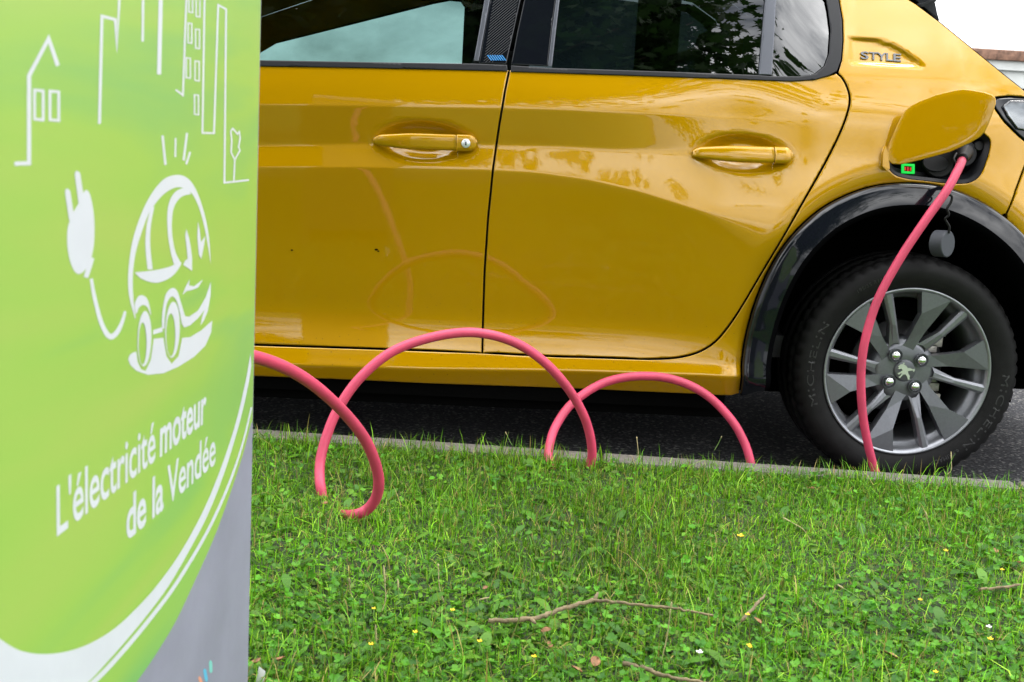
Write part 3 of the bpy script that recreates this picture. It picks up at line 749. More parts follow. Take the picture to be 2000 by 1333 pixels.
# flap, swung out on its front hinge
hp = P([1737], [292], 0)[0]; fn0 = body_n(hp[:1]+.08, hp[2:3])[0]
ax = np.array([0, 0, 1.0])-fn0*fn0[2]; ax /= np.linalg.norm(ax)
ang = math.radians(-38)
def rodr(v, k, a): return v*math.cos(a)+np.cross(k, v)*math.sin(a)+k*(k@v)*(1-math.cos(a))
fn1 = rodr(fn0, ax, ang)
if fn1[0] > 0: fn1 = rodr(fn0, ax, -ang)
fh = hp+fn0*.022
FLAP_PX = [(1731, 300), (1734, 314), (1742, 320.5), (1757, 321.5), (1780, 317), (1820, 307), (1855, 297), (1893, 280), (1913, 268), (1923, 258), (1930, 243), (1939, 220), (1944.5, 202), (1944, 192), (1937, 185), (1922, 180), (1900, 176), (1882, 174), (1865, 176), (1828, 185), (1795, 198), (1777, 207), (1766, 217), (1758, 231), (1746, 256), (1736, 280)]
fp = np.array(FLAP_PX, float); vv = ray(fp[:, 0], fp[:, 1]); fl3 = CP+vv*(((fh-CP)@fn1)/(vv@fn1))[:, None]
cen = fl3.mean(0)
def flap_loop(s, h): return cen+(fl3-cen)*s+fn1*h
def dome(l): 
    d_ = l-cen; r2_ = (d_**2).sum(1); return l-fn1*(r2_*.05)[:, None]
loops = [dome(flap_loop(.96, -.004)), dome(flap_loop(.995, -.004)), dome(flap_loop(1.0, -.002)), dome(flap_loop(.993, -.0004)), dome(flap_loop(.975, 0))]+[dome(flap_loop(s, 0)) for s in (.8, .6, .4, .2, .05)]
n = len(fl3); V = [p for l in loops for p in l]; Fc = []
for j in range(len(loops)-1):
    for k in range(n): a = j*n+k; b_ = j*n+(k+1) % n; Fc.append((a, b_, b_+n, a+n))
Fc.append(tuple((len(loops)-1)*n+k for k in range(n))); Fc.append(tuple(range(n))[::-1])
bm = bmesh.new(); vs = [bm.verts.new(v) for v in V]; [bm.faces.new([vs[i] for i in f]) for f in Fc]
flap = bobj('charge_flap', bm, 'yellow_paint', car, sm=True)
ha = P([1725, 1724, 1732, 1738, 1736, 1730], [300, 325, 334, 330, 300, 285], -.016); hb_ = ha+np.array([0, .02, 0])
ring_strip('flap_hinge', [ha, hb_], 'yellow_paint', flap)
bm = bmesh.new(); V = list(ha); vs = [bm.verts.new(v) for v in ha]; bm.faces.new(vs); bobj('hinge_cover', bm, 'yellow_paint', flap)

# --- arch cladding: gloss band over a matte return into the wheel well
AR = ARCH; _, ain = poly_off(np.vstack([AR, [[.4, .1], [-.3, .1]]]), 0); ain = ain[:len(AR)]
def arch_row(r_in, off):
    p = AR+ain*r_in; a = body_pt(AR[:, 0], AR[:, 1]); a[:, 0] = p[:, 0]; a[:, 2] = p[:, 1]; a[:, 1] += off-.016; return a
rows = [(0, .012), (-.001, -.002), (.003, -.010), (.012, -.015), (.040, -.026), (.052, -.030)]
def strip(name, rows3, material, parent):
    n = len(rows3[0]); V = [p for r_ in rows3 for p in r_]; Fc = []
    for j in range(len(rows3)-1):
        for k in range(n-1): a = j*n+k; Fc.append((a, a+n, a+n+1, a+1))
    return mobj(name, V, Fc, material, parent)
widen = 1.0
def arow(r_in, off):
    p = arch_row(r_in, off); return p
clad = strip('arch_cladding', [arow(*r_) for r_ in rows], 'gloss_black', car)
inn = strip('arch_lip', [arow(*r_) for r_ in ((.052, -.0302), (.058, -.029), (.068, -.018), (.075, .02), (.085, .09), (.095, .16))], 'matte_black', clad)
lin = strip('wheel_liner', [arow(*r_) for r_ in ((.094, .155), (.098, .30), (.10, .42))], 'dark_void', car)
box('wheel_well', (-.44, .40, .15), (.48, .46, .80), 'dark_void', car)
# lower foot of the cladding, in front of the wheel
mf = PX([(1449, 700), (1448, 768), (1515, 772), (1512, 700), (1516, 640), (1468, 620)])

# --- wheels
def make_wheel(cx, cz, parent, near=True):
    R = .2225
    w = empty('wheel', (cx, .0, cz)); par(w, parent)
    prof = [(.006, .218), (.000, .224), (-.004, .231), (-.009, .245), (-.0125, .262), (-.011, .275), (-.006, .286), (.001, .2935), (.008, .298), (.020, .3020), (.0235, .2975), (.0275, .2975), (.030, .304), (.066, .3055), (.068, .298), (.076, .298), (.078, .3057), (.118, .3057), (.12, .298), (.128, .298), (.13, .3055), (.165, .304), (.178, .298), (.19, .28), (.195, .26), (.19, .225)]
    SEG = 216
    def fn(k, j, y, r):
        if 7 <= j <= 9 and k % 4 == 0: r -= .0055
        if 12 <= j <= 13 and (k+2) % 4 == 0: r -= .004
        if r > .3 and False: pass
        return y, r
    ty = lathe('tyre', prof, cx, cz, 'rubber', None, SEG, fn)
    par(ty, w)
    def sub(o, p=w): par(o, p); return o
    barrel = [(.006, .2205), (-.002, .2235), (-.0045, .2215), (-.003, .2175), (.004, .2120), (.010, .2085), (.030, .2065), (.034, .198), (.06, .190), (.17, .186), (.18, .2)]
    rim = sub(lathe('rim', barrel, cx, cz, 'alloy_light', None, 120))
    def poly3(name, faces, material, p):
        """faces: list of lists of (u, v, y) in rim radii; returns joined mesh with closed depth"""
        bm = bmesh.new(); cache = {}
        for f in faces:
            vs = []
            for (u, v, y) in f:
                k = (round(u, 4), round(v, 4), round(y, 4))
                if k not in cache: cache[k] = bm.verts.new((cx+u*R, y, cz+v*R))
                vs.append(cache[k])
            try: bm.faces.new(vs)
            except ValueError: pass
        o = bobj(name, bm, material, None); par(o, p); return o
    def rot(p, a): c_, s_ = math.cos(a), math.sin(a); return (p[0]*c_-p[1]*s_, p[0]*s_+p[1]*c_)+tuple(p[2:])
    for k in range(6):
        a = k*math.pi/3
        r1 = (.067, .965, -.001); r2 = (.425, .872, -.001); fi = (.095, .70, .0005)
        h1 = (-.01, .36, .020); h2 = (-.06, .29, .023); e1 = (.185, .48, .013); e2 = (.075, .24, .022); rm = (.255, .934, -.001)
        outer_f = [[r1, fi, r2, rm]]
        inner_f = [[fi, h1, e1], [fi, e1, r2], [h1, h2, e2, e1]]
        back = lambda p, d=.030: (p[0]*.985, p[1]*.985, p[2]+d)
        loop = [r1, fi, h1, h2, e2, e1, r2, rm]
        side = [[loop[i], loop[(i+1) % 8], back(loop[(i+1) % 8]), back(loop[i])] for i in range(8)]
        bl_ = poly3('blade_spoke', [[rot(p, a) for p in f] for f in outer_f], 'alloy_dark', rim)
        poly3('blade_spoke', [[rot(p, a) for p in f] for f in inner_f+side], 'alloy_dark', rim)
        # slim twin-edged spoke
        s0 = (-.375, .885, .006); s1 = (-.265, .925, .006); s2 = (-.085, .30, .024); s3 = (-.215, .26, .024)
        m0 = (-.345, .898, .001); m1 = (-.295, .915, .001); m2 = (-.125, .33, .020); m3 = (-.175, .315, .020)
        k0 = (-.25, .55, .010); k1 = (-.165, .55, .010); n0 = (-.225, .55, .006); n1_ = (-.19, .55, .006)
        fs = [[s0, m0, n0, k0], [k0, n0, m3, s3], [m0, m1, n1_, n0], [n0, n1_, m2, m3], [m1, s1, k1, n1_], [n1_, k1, s2, m2]]
        lp = [s0, k0, s3, s2, k1, s1]
        fs += [[lp[i], lp[(i+1) % 6], back(lp[(i+1) % 6]), back(lp[i])] for i in range(6)]
        poly3('slim_spoke', [[rot(p, a) for p in f] for f in fs], 'alloy_mid', rim)
    hub = sub(lathe('hub', [(.028, .0), (.0205, .03), (.0205, .045), (.0225, .066), (.026, .082), (.045, .088), (.09, .088)], cx, cz, 'alloy_dark', None, 60))
    capo = sub(lathe('centre_cap', [(.0145, .0), (.0145, .0255), (.0160, .0285), (.0215, .0300)], cx, cz, 'cap_dark', None, 48))
    lio = [(-58, 30), (-40, 47), (-20, 50), (-28, 58), (-8, 60), (-18, 48), (2, 38), (14, 22), (30, 24), (52, 14), (64, 20), (66, 4), (58, -6), (54, 8), (36, 4), (18, 0), (22, -16), (36, -34), (34, -52), (42, -60), (24, -62), (16, -40), (2, -24), (-14, -26), (-34, -52), (-48, -46), (-32, -36), (-26, -14), (-44, -28), (-58, -22), (-40, -10), (-22, 2), (-30, 16), (-44, 12), (-60, 14), (-48, 22)]
    poly3('lion_emblem', [[(u/605, v/605, .0128) for u, v in lio]], 'lion_metal', capo)
    for k in range(4):
        a = math.radians(37+90*k); bx, bz = cx+.0505*math.cos(a), cz+.0505*math.sin(a)
        sub(lathe('bolt_hole', [(.012, .0185), (.0135, .0165), (.028, .0155)], bx, bz, 'cap_dark', None, 24))
        bm = bmesh.new(); prof_ = ((.0125, .022), (.0125, .010), (.0105, .0065), (.006, .0045), (.0, .004))
        sub(lathe('wheel_bolt', [(y, r) for r, y in prof_], bx, bz, 'chrome', None, 12))
    sub(lathe('brake_disc', [(.085, .05), (.085, .125), (.10, .127), (.10, .05)], cx, cz, 'brake_disc', None, 60))
    for (u0, u1, v0, v1) in ((.29, .44, .20, .30), (.36, .50, .27, .42), (.30, .48, -.16, -.11), (.33, .52, -.27, -.17), (.40, .55, -.40, -.30), (.44, .53, .40, .43)):
        sub(box('brake_caliper', (cx+u0*R, .062, cz+v0*R), (cx+u1*R, .10, cz+v1*R), 'brake_metal', None, .002))
    sub(lathe('brake_drum', [(.12, .0), (.12, .17), (.2, .185)], cx, cz, 'dark_void', None, 40))
    if near:
        def ring_text(body, ang0, r_, size, clockwise=True, sx=1.0):
            V, Fc = text_polys(body, .0, 1.12)
            def fm(u, v, h):
                s = u*size*sx/r_; a = math.radians(ang0)-s if clockwise else math.radians(ang0)+s
                rr = r_+(v*size if clockwise else -v*size)
                yy = np.interp(rr, [.231, .245, .262, .275, .286], [-.004, -.009, -.0125, -.011, -.006])
                return np.stack([cx+rr*np.cos(a), yy-h-.0002, cz+rr*np.sin(a)], -1)
            o = extrude_map('tyre_lettering', V, Fc, fm, 'rubber_letter', None, .0006); par(o, ty)
        ring_text('MICHELIN', 203, .251, .027, True, 1.7); ring_text('MICHELIN', 2, .251, .027, True, 1.7)
        ring_text('195/55 R16', 128, .255, .014); ring_text('e.PRIMACY', -52, .252, .015)
    return w
make_wheel(0.0, .300, car)
make_wheel(FW, .300, car, near=False)

# --- underbody and cabin
box('underbody', (-2.3, .07, .14), (-.46, 1.67, .30), 'dark_void', car)
box('underbody', (-.46, .46, .18), (.55, 1.67, .40), 'dark_void', car)
box('inner_sill', (-2.06, .04, .17), (-.47, .12, .26), 'dark_void', car)
bm = bmesh.new()
add_box(bm, (-2.05, .10, .30), (-.50, .13, .985)); add_box(bm, (-.50, .10, .84), (.40, .13, .985)); add_box(bm, (-2.05, 1.60, .30), (-.50, 1.63, .97)); add_box(bm, (-.50, 1.60, .84), (.40, 1.63, .97)); add_box(bm, (-2.30, .10, .30), (-2.05, 1.63, 1.02)); add_box(bm, (-.05, .47, .5), (.40, 1.26, .85)); add_box(bm, (-.05, .13, .85), (.40, 1.60, 1.05)); add_box(bm, (-2.05, .13, .30), (-.05, 1.6, .36))
add_box(bm, (-1.205, 1.585, .95), (-1.05, 1.60, 1.40)); add_box(bm, (-.56, 1.56, .95), (-.40, 1.58, 1.40))
bobj('cabin_trim', bm, 'interior_dark', car)
for sy in (.28, .95):
    bm = bmesh.new(); add_box(bm, (-1.18, sy, .45), (-1.02, sy+.48, 1.08), .04); add_box(bm, (-1.60, sy, .40), (-1.05, sy+.48, .58), .04); add_box(bm, (-1.12, sy+.12, 1.10), (-1.02, sy+.36, 1.27), .03)
    bobj('front_seat', bm, 'seat_dark', car, angle=50)
bm = bmesh.new(); add_box(bm, (-.42, .22, .5), (-.26, 1.5, 1.10), .04); add_box(bm, (-.38, .35, 1.1), (-.3, .6, 1.25), .03); add_box(bm, (-.38, 1.1, 1.1), (-.3, 1.35, 1.25), .03)
bobj('rear_seat', bm, 'seat_dark', car, angle=50)
# headliner strip keeps the cabin dark from above
loft('headliner', body_pt(rx, rz-.03, .03), 'interior_dark', (0, .04))
# far side: mirrored panels
for o in MIRROR:
    c_ = o.copy(); COL.objects.link(c_); c_.parent = car
    c_.matrix_parent_inverse = o.matrix_parent_inverse.copy(); 
    c_.scale = (1, -1, 1); c_.location = (0, CAR_W, 0)

# ================================================================== CHARGING KIOSK
vp = ray(1150, 262); kh = np.array([vp[0], vp[1], 0]); kh /= np.linalg.norm(kh)
kn = np.array([kh[1], -kh[0], 0])
_v = ray(497, 690); KE = CP+_v*(1.40/(_v@CF))                     # a point on the printed face's far edge
def Q(px, py, h=0.0):
    v = ray(px, py); o = KE+kn*h; return CP+v*(((o-CP)@kn)/(v@kn))[..., None]
KL, KT, KTOP = .95, .34, 1.55
kbase = np.array([KE[0], KE[1], 0])-kh*KL/2-kn*KT/2
kiosk = empty('charging_kiosk', (float(kbase[0]), float(kbase[1]), LAWN_Z))
tag(kiosk, 'green and white printed charging station cabinet standing on the grass', 'charging station')
def kbox(name, a0, a1, b0, b1, z0, z1, material, bev=.006):
    """a along the face away from its far edge, b behind the face"""
    bm = bmesh.new(); add_box(bm, (a0, b0, z0), (a1, b1, z1), bev)
    for v in bm.verts:
        p = np.array([KE[0], KE[1], 0])-kh*v.co.x-kn*v.co.y; v.co = (p[0], p[1], v.co.z)
    return bobj(name, bm, material, kiosk, angle=40)
kb = kbox('cabinet', 0, KL, 0, KT, LAWN_Z+.04, KTOP, 'kiosk_dark', .003)
kbox('plinth', .02, KL-.02, .02, KT-.02, LAWN_Z-.05, LAWN_Z+.04, 'matte_black')
kbox('cabinet_cap', -.012, KL+.012, -.012, KT+.012, KTOP, KTOP+.05, 'kiosk_grey')
def flat(name, polys, h, material, parent=kiosk):
    bm = bmesh.new()
    for pl in polys:
        pl = np.asarray(pl, float); q = Q(pl[:, 0], pl[:, 1], h*.25)
        try: bm.faces.new([bm.verts.new(p) for p in q])
        except ValueError: pass
    for f in bm.faces: f.normal_update()
    bmesh.ops.triangulate(bm, faces=bm.faces, ngon_method='EAR_CLIP')
    me = bpy.data.meshes.new(name)
    for f in bm.faces:
        f.normal_update()
        if f.normal.dot(Vector(kn)) < 0: f.normal_flip()
    bm.to_mesh(me); bm.free(); me.materials.append(MATS[material]); o = bpy.data.objects.new(name, me); COL.objects.link(o); par(o, parent); return o
def stroke(pts, w):
    p = np.asarray(pts, float); n = len(p); w = np.broadcast_to(np.asarray(w, float), (n,))/2
    e = np.diff(p, axis=0); e /= np.linalg.norm(e, axis=1)[:, None]; nr = np.stack([-e[:, 1], e[:, 0]], -1)
    Lf, Rt = [], []
    for i in range(n):
        if i == 0: m_ = nr[0]; k = 1
        elif i == n-1: m_ = nr[-1]; k = 1
        else:
            m_ = nr[i-1]+nr[i]; m_ /= np.linalg.norm(m_)+1e-9; k = min(2.2, 1/max(.3, m_@nr[i]))
        Lf.append(p[i]+m_*w[i]*k); Rt.append(p[i]-m_*w[i]*k)
    return [np.array([Lf[i], Lf[i+1], Rt[i+1], Rt[i]]) for i in range(n-1)]
def z1(pts): return [(x/2.9615, y/2.9615) for x, y in pts]
def z2(pts): return [(x/2.6654, 300+y/2.6654) for x, y in pts]
def z3(pts): return [(x/2.2865, 750+y/2.2865) for x, y in pts]
def sc(pts, n=5): return catmull(np.array(pts, float), n)
# green print bounded below by the curved edge
edge_g = sc(z3([(1121, 175), (1080, 330), (1010, 540), (950, 700), (870, 880), (790, 1050), (720, 1170), (640, 1290), (560, 1390), (420, 1500), (180, 1600), (-100, 1640), (-500, 1600), (-1100, 1330)]))
edge_x = lambda y: 510.5-.0212*y
top_right = [(edge_x(y), y) for y in (-330, -100, 200, 500, 760)]
gp = np.vstack([[(-1300, -420)], [(x-1.5, y) for x, y in top_right], edge_g, [(-1300, 900)]])
# clip to the face
def face_uv(pts):
    q = Q(np.array([p[0] for p in pts], float), np.array([p[1] for p in pts], float)); return (KE-q)@kh*1.0, q[:, 2]
def clip_face(poly):
    """keep the polygon on the cabinet face (works in face coordinates)"""
    a, z = face_uv(poly); pts = list(zip(a, z))
    def clip(pts, f, inter):
        out = []
        for i in range(len(pts)):
            p, q = pts[i], pts[(i+1) % len(pts)]
            if f(p): out.append(p)
            if f(p) != f(q): out.append(inter(p, q))
        return out
    lim = .004
    for (ax_, v, sgn) in ((0, lim, 1), (0, KL-lim, -1), (1, LAWN_Z+.05, 1), (1, KTOP-.004, -1)):
        if not pts: break
        pts = clip(pts, lambda p: (p[ax_]-v)*sgn >= 0, lambda p, q: tuple(np.array(p)+(np.array(q)-np.array(p))*((v-p[ax_])/(q[ax_]-p[ax_]))))
    return pts
def face_flat(name, polys, h, material):
    bm = bmesh.new()
    for pl in polys:
        if len(pl) < 3: continue
        bm.faces.new([bm.verts.new(np.array([KE[0], KE[1], 0])-kh*a+kn*h*.25+np.array([0, 0, z])) for a, z in pl])
    bmesh.ops.triangulate(bm, faces=bm.faces, ngon_method='EAR_CLIP'); me = bpy.data.meshes.new(name)
    for f in bm.faces:
        f.normal_update()
        if f.normal.dot(Vector(kn)) < 0: f.normal_flip()
    bm.to_mesh(me); bm.free(); me.materials.append(MATS[material]); o = bpy.data.objects.new(name, me); COL.objects.link(o); par(o, kiosk); return o
face_flat('grey_print', [[(.0015, LAWN_Z+.045), (KL-.0015, LAWN_Z+.045), (KL-.0015, KTOP-.002), (.0015, KTOP-.002)]], .0003, 'kiosk_grey')
# the green field in face coordinates: from the curved edge up to the top
ea, ez = face_uv(edge_g); ok = (ea > .004) & (ea < KL-.004)
ga = np.r_[.0035, ea[ok], KL-.004]; gz = np.r_[np.interp(.0035, ea, ez), ez[ok], ez[ok][-1]]
face_flat('green_print', [list(zip(ga, gz))+[(KL-.004, KTOP-.004), (.0035, KTOP-.004)]], .0006, 'print_green')
in_e = sc(z3([(1118, -140), (1095, -10), (1050, 180), (980, 390), (900, 580), (800, 760), (700, 900), (620, 990), (520, 1085), (420, 1150), (320, 1190), (220, 1207), (130, 1202), (60, 1180), (0, 1140), (-120, 1060), (-300, 880)]))
out_e = sc(z3([(1121, -80), (1110, -5), (1070, 170), (1000, 400), (920, 600), (830, 770), (750, 905), (650, 1040), (550, 1160), (470, 1250), (400, 1325), (300, 1400), (150, 1460), (-100, 1480), (-300, 1450)]))
def strip_px(a, b_, m_=70):
    tt = np.linspace(0, 1, m_); ip = lambda c_: np.stack([np.interp(tt, np.r_[0, np.cumsum(np.hypot(*np.diff(c_, axis=0).T))]/np.hypot(*np.diff(c_, axis=0).T).sum(), c_[:, i]) for i in (0, 1)], -1)
    a, b_ = ip(a), ip(b_); return [np.array([a[i], a[i+1], b_[i+1], b_[i]]) for i in range(m_-1)]
face_flat('white_band', [clip_face(q_) for q_ in strip_px(in_e, out_e)], .0012, 'print_white')
thin = sc(z3([(1122, 105), (1090, 240), (1050, 370), (1000, 500), (930, 650), (850, 790), (760, 930), (660, 1060), (560, 1180), (440, 1310), (300, 1430)]))
tw = np.linspace(3.2, 10, len(thin)); face_flat('white_line', [clip_face(s) for s in stroke(thin, tw)], .0012, 'print_white')
# skyline
sk = []
for pts_, w in (([(83, 948), (168, 945), (168, 440), (281, 225), (335, 382)], 24), ([(575, 718), (590, 95), (668, 115), (676, 298), (693, -60)], 17), ([(825, 242), (828, -60)], 14), ([(920, 432), (931, -60)], 24),
               ([(1016, 520), (1058, 552), (1080, -60)], 11), ([(1184, -60), (1171, 770), (1238, 772), (1262, 30), (1308, 55), (1298, 1058), (1440, 1043)], 11)):
    flat('skyline_print', stroke(z1(pts_), w/2.9615), .0012, 'print_white')
wi = []
for (x0, y0, x1, y1, w) in ((200, 522, 250, 690, 16), (289, 528, 340, 694, 16), (1092, -60, 1114, 70, 8), (1134, -60, 1156, 95, 8), (1088, 135, 1109, 248, 8), (1131, 170, 1154, 280, 8), (1077, 336, 1101, 450, 8), (1128, 354, 1152, 466, 8), (1125, 550, 1148, 662, 8)):
    s_ = (y1-y0)*.03
    flat('window_print', stroke(z1([(x0, (y0+y1)/2), (x0, y0), (x1, y0+s_), (x1, y1+s_), (x0, y1), (x0, (y0+y1)/2)]), w/2.9615), .0012, 'print_white')
tr_ = stroke(z1([(1353, 1046), (1358, 925), (1336, 882), (1341, 820), (1335, 762), (1346, 744), (1374, 778), (1384, 762), (1389, 800), (1380, 853), (1388, 872), (1360, 922)]), 9/2.9615)
flat('tree_print', tr_, .0013, 'print_white')
ry = []
for a, b_, w in (((940, 785), (957, 955), 14), ((1016, 800), (1014, 910), 10), ((1082, 770), (1062, 930), 13), ((1100, 880), (1077, 952), 12)): flat('ray_print', stroke(z1([a, b_]), w/2.9615), .0012, 'print_white')
# plug
plug = sc(z2([(385, 300), (420, 240), (436, 202), (455, 192), (470, 220), (485, 290), (492, 380), (488, 480), (470, 560), (440, 610), (412, 628), (385, 610), (362, 550), (350, 470), (352, 390), (368, 338)]), 4)
flat('plug_print', [plug], .0012, 'print_white')
for q_, w_ in (([(347, 184), (352, 200), (374, 345)], [4, 10.5, 11]), ([(398, 92), (403, 106), (424, 255)], [4, 11, 12]), ([(480, 543), (447, 646)], 9.5)): flat('plug_print', stroke(z2(q_), w_), .0016, 'print_white')
cd = sc(z2([(475, 652), (490, 740), (520, 860), (550, 930), (578, 955), (610, 930), (635, 880), (652, 822)]), 4)
flat('plug_print', stroke(cd, np.interp(np.linspace(0, 1, len(cd)), [0, .6, 1], [6, 11, 5])), .0012, 'print_white')
# little car drawing
C2 = []
def strip2(a, b_):
    a = sc(a, 4); b_ = sc(b_, 4); m_ = max(len(a), len(b_)); tt = np.linspace(0, 1, m_)
    ip = lambda c_: np.stack([np.interp(tt, np.linspace(0, 1, len(c_)), c_[:, i]) for i in (0, 1)], -1)
    a, b_ = ip(a), ip(b_); return [np.array([a[i], a[i+1], b_[i+1], b_[i]]) for i in range(m_-1)]
C2 += strip2(z2([(703, 862), (672, 740), (668, 620), (685, 480), (715, 370), (760, 260), (810, 180), (860, 130), (920, 112), (970, 125), (1010, 170), (1045, 250), (1075, 360), (1090, 460), (1098, 582)]),
             z2([(706, 855), (694, 750), (691, 650), (702, 540), (728, 440), (772, 320), (822, 245), (875, 196), (930, 176), (985, 195), (1015, 235), (1042, 300), (1064, 385), (1082, 480), (1097, 575)]))
flat('car_print', C2, .0012, 'print_white')
flat('car_print', strip2(z2([(975, 172), (915, 198), (882, 250), (871, 320), (874, 420), (888, 510), (905, 578)]), z2([(995, 212), (945, 226), (908, 275), (895, 350), (897, 430), (912, 510), (940, 568)])), .0014, 'print_white')
flat('car_print', strip2(z2([(790, 272), (764, 370), (757, 480), (768, 604)]), z2([(803, 280), (785, 380), (782, 480), (795, 604)])), .0014, 'print_white')
for q_ in [sc(z2([(700, 620), (800, 609), (880, 591), (942, 565), (930, 600), (890, 645), (830, 672), (780, 670), (730, 650)]), 3), z2([(970, 393), (982, 430), (992, 480), (1000, 540), (1000, 612), (953, 580), (965, 556), (977, 550), (970, 480), (964, 430)]), z2([(1030, 353), (1040, 400), (1046, 462), (1069, 430), (1062, 480), (1048, 550), (1036, 530), (1027, 440)]), z2([(950, 737), (968, 690), (988, 656), (984, 688), (1010, 692), (1058, 655), (1030, 700), (990, 714), (972, 716)])]: flat('car_print', [q_], .0017, 'print_white')
flat('car_print', [z2([(1098, 668), (1096, 740), (1082, 820), (1062, 870), (1043, 897), (1052, 850), (1065, 815), (1030, 860), (990, 895), (960, 907), (945, 885), (938, 845), (985, 850), (1030, 820), (1070, 750)])], .0012, 'print_white')
flat('car_print', strip2(z2([(705, 832), (702, 782), (720, 745), (745, 740), (770, 765), (787, 838)]), z2([(713, 832), (722, 806), (735, 793), (750, 790), (768, 803), (786, 845)])), .0018, 'print_white')
flat('car_print', strip2(z2([(843, 912), (845, 830), (862, 738), (893, 702), (922, 716), (946, 790), (975, 885)]), z2([(856, 912), (858, 850), (870, 778), (895, 745), (920, 770), (938, 840), (955, 905)])), .0018, 'print_white')
def ring2(c, rx_, ry_, c2, rx2, ry2, n=28, tilt=.05):
    a = np.linspace(0, 2*math.pi, n); o_ = [(c[0]+rx_*math.cos(t_)+tilt*ry_*math.sin(t_)*-.6, c[1]+ry_*math.sin(t_)) for t_ in a]; i_ = [(c2[0]+rx2*math.cos(t_), c2[1]+ry2*math.sin(t_)) for t_ in a]
    o_, i_ = np.array(z2(o_)), np.array(z2(i_)); return [np.array([o_[k], o_[k+1], i_[k+1], i_[k]]) for k in range(n-1)]
flat('car_print', ring2((752, 965), 36, 145, (742, 990), 21, 110), .0020, 'print_white'); flat('car_print', ring2((898, 918), 38, 146, (889, 945), 24, 112), .0020, 'print_white')
for q_ in [z2([(667, 1072), (675, 1050), (690, 1038), (709, 1032), (716, 1085), (735, 1125), (758, 1132), (785, 1075), (800, 965), (850, 960), (866, 1055), (893, 1095), (930, 1055), (948, 960), (990, 957), (1050, 920), (1105, 870), (1100, 930), (1070, 1000), (1010, 1060), (930, 1110), (850, 1145), (770, 1153), (710, 1132), (678, 1102)]), z2([(797, 920), (845, 905), (848, 928), (797, 944)])]: flat('car_print', [q_], .0012, 'print_white')
# slogan
def slogan(parts_, p_left, p_right, cap_top, name):
    """set a line of text between two baseline pixels on the face; cap_top = pixel of the first capital's top"""
    a, z = face_uv([p_left, p_right, cap_top]); W_ = a[0]-a[1]; hcap = z[2]-z[0]; zb = z[0]; slope = (z[1]-z[0])/W_
    Vs, Fs, x = [], [], 0.0
    for body, bold in parts_:
        V, Fc = text_polys(body, bold, .98); Vs.append(V+np.array([x, 0, 0])); s = sum(len(v) for v in Vs[:-1]); Fs += [tuple(i+s for i in f) for f in Fc]; x += V[:, 0].max()+.22
    V = np.vstack(Vs); x0, x1 = V[:, 0].min(), V[:, 0].max()
    u = (V[:, 0]-x0)/(x1-x0)*W_; v = V[:, 1]/.70*hcap
    pts_ = np.array([KE[0], KE[1], 0])-kh*(a[0]-u)[:, None]+kn*.00036+np.array([0, 0, 1])*(zb+slope*u+v)[:, None]
    return mobj(name, pts_, Fs, 'print_white', kiosk, sm=False)
slogan([("L'électricité", .012), ('moteur', .022)], (110, 1047), (402, 822), (110, 949), 'slogan_text')
slogan([('de la', .022), ('Vendée', .014)], (246, 1056), (420, 905), (246, 973), 'slogan_text')
for (x0, y0, x1, y1, w, mt) in ((913, 1275, 922, 1330, 14, 'print_blue'), (940, 1238, 942, 1292, 14, 'print_teal'), (890, 1310, 900, 1345, 14, 'print_orange')):
    flat('logo_stroke', stroke(z3([(x0, y0-3), (x0+(x1-x0)*.2, y0+6), (x1, y1-8), (x1, y1)]), [2, w/2.29, w/2.29, 2]), .001, mt)
# outlet on the rear of the cabinet
so = np.array([KE[0], KE[1], .60])-kn*.10
disc('outlet', so, kh, .05, .02, 'plug_black', kiosk)

# ================================================================== CABLE
cpts = [(495, 697, -1.15), (560, 720, -1.06), (620, 758, -.98), (680, 815, -.90), (718, 868, -.855), (738, 925, -.825), (737, 965, -.805), (720, 993, -.79), (693, 1006, -.775)]
c3 = [onY(x, y, Y) for x, y, Y in cpts]
g_ = LAWN_Z-.012
c3 += [np.array([*onZ(660, 1003, g_)[:2], g_]), np.array([*onZ(637, 985, g_)[:2], g_+.004])]
cpts = [(626, 950, -.60), (625, 905, -.565), (637, 855, -.54), (660, 800, -.52), (702, 740, -.50), (765, 688, -.475), (845, 659, -.45), (925, 650, -.43), (1000, 667, -.41), (1060, 705, -.385), (1108, 757, -.36), (1140, 812, -.335), (1154, 860, -.315), (1155, 900, -.30)]
c3 += [onY(x, y, Y) for x, y, Y in cpts]
c3 += [np.array([*onZ(1140, 926, g_)[:2], g_]), np.array([*onZ(1092, 931, g_)[:2], g_])]
cpts = [(1073, 905, -.29), (1073, 872, -.25), (1087, 830, -.21), (1121, 785, -.17), (1180, 748, -.14), (1250, 735, -.125), (1320, 743, -.125), (1380, 772, -.13), (1428, 820, -.145), (1454, 865, -.16), (1466, 903, -.175), (1472, 935, -.18)]
c3 += [onY(x, y, Y) for x, y, Y in cpts]
e_ = c3[-1]; c3 += [np.array([e_[0]+.03, -.16, .012]), np.array([e_[0]+.12, -.10, .0115]), np.array([e_[0]+.20, -.13, .0115]), np.array([-.165, -.135, .014])]
cpts = [(1722, 960, -.125), (1708, 917, -.13), (1694, 862, -.135), (1684, 800, -.14), (1682, 722, -.145), (1692, 655, -.145), (1716, 582, -.14), (1760, 502, -.135), (1808, 430, -.13), (1848, 374, -.12), (1872, 330, -.095), (1881, 308, -.065)]
c3 += [onY(x, y, Y) for x, y, Y in cpts]
start = [so+kh*.07, so+kh*.16, onY(430, 690, -1.30)]
path = catmull(np.array(start+c3), 10)
cab = empty('charging_cable', (float(c3[8][0]), float(c3[8][1]), LAWN_Z))
tag(cab, 'thick pink charging cable looping in coils from the cabinet to the car', 'cable')
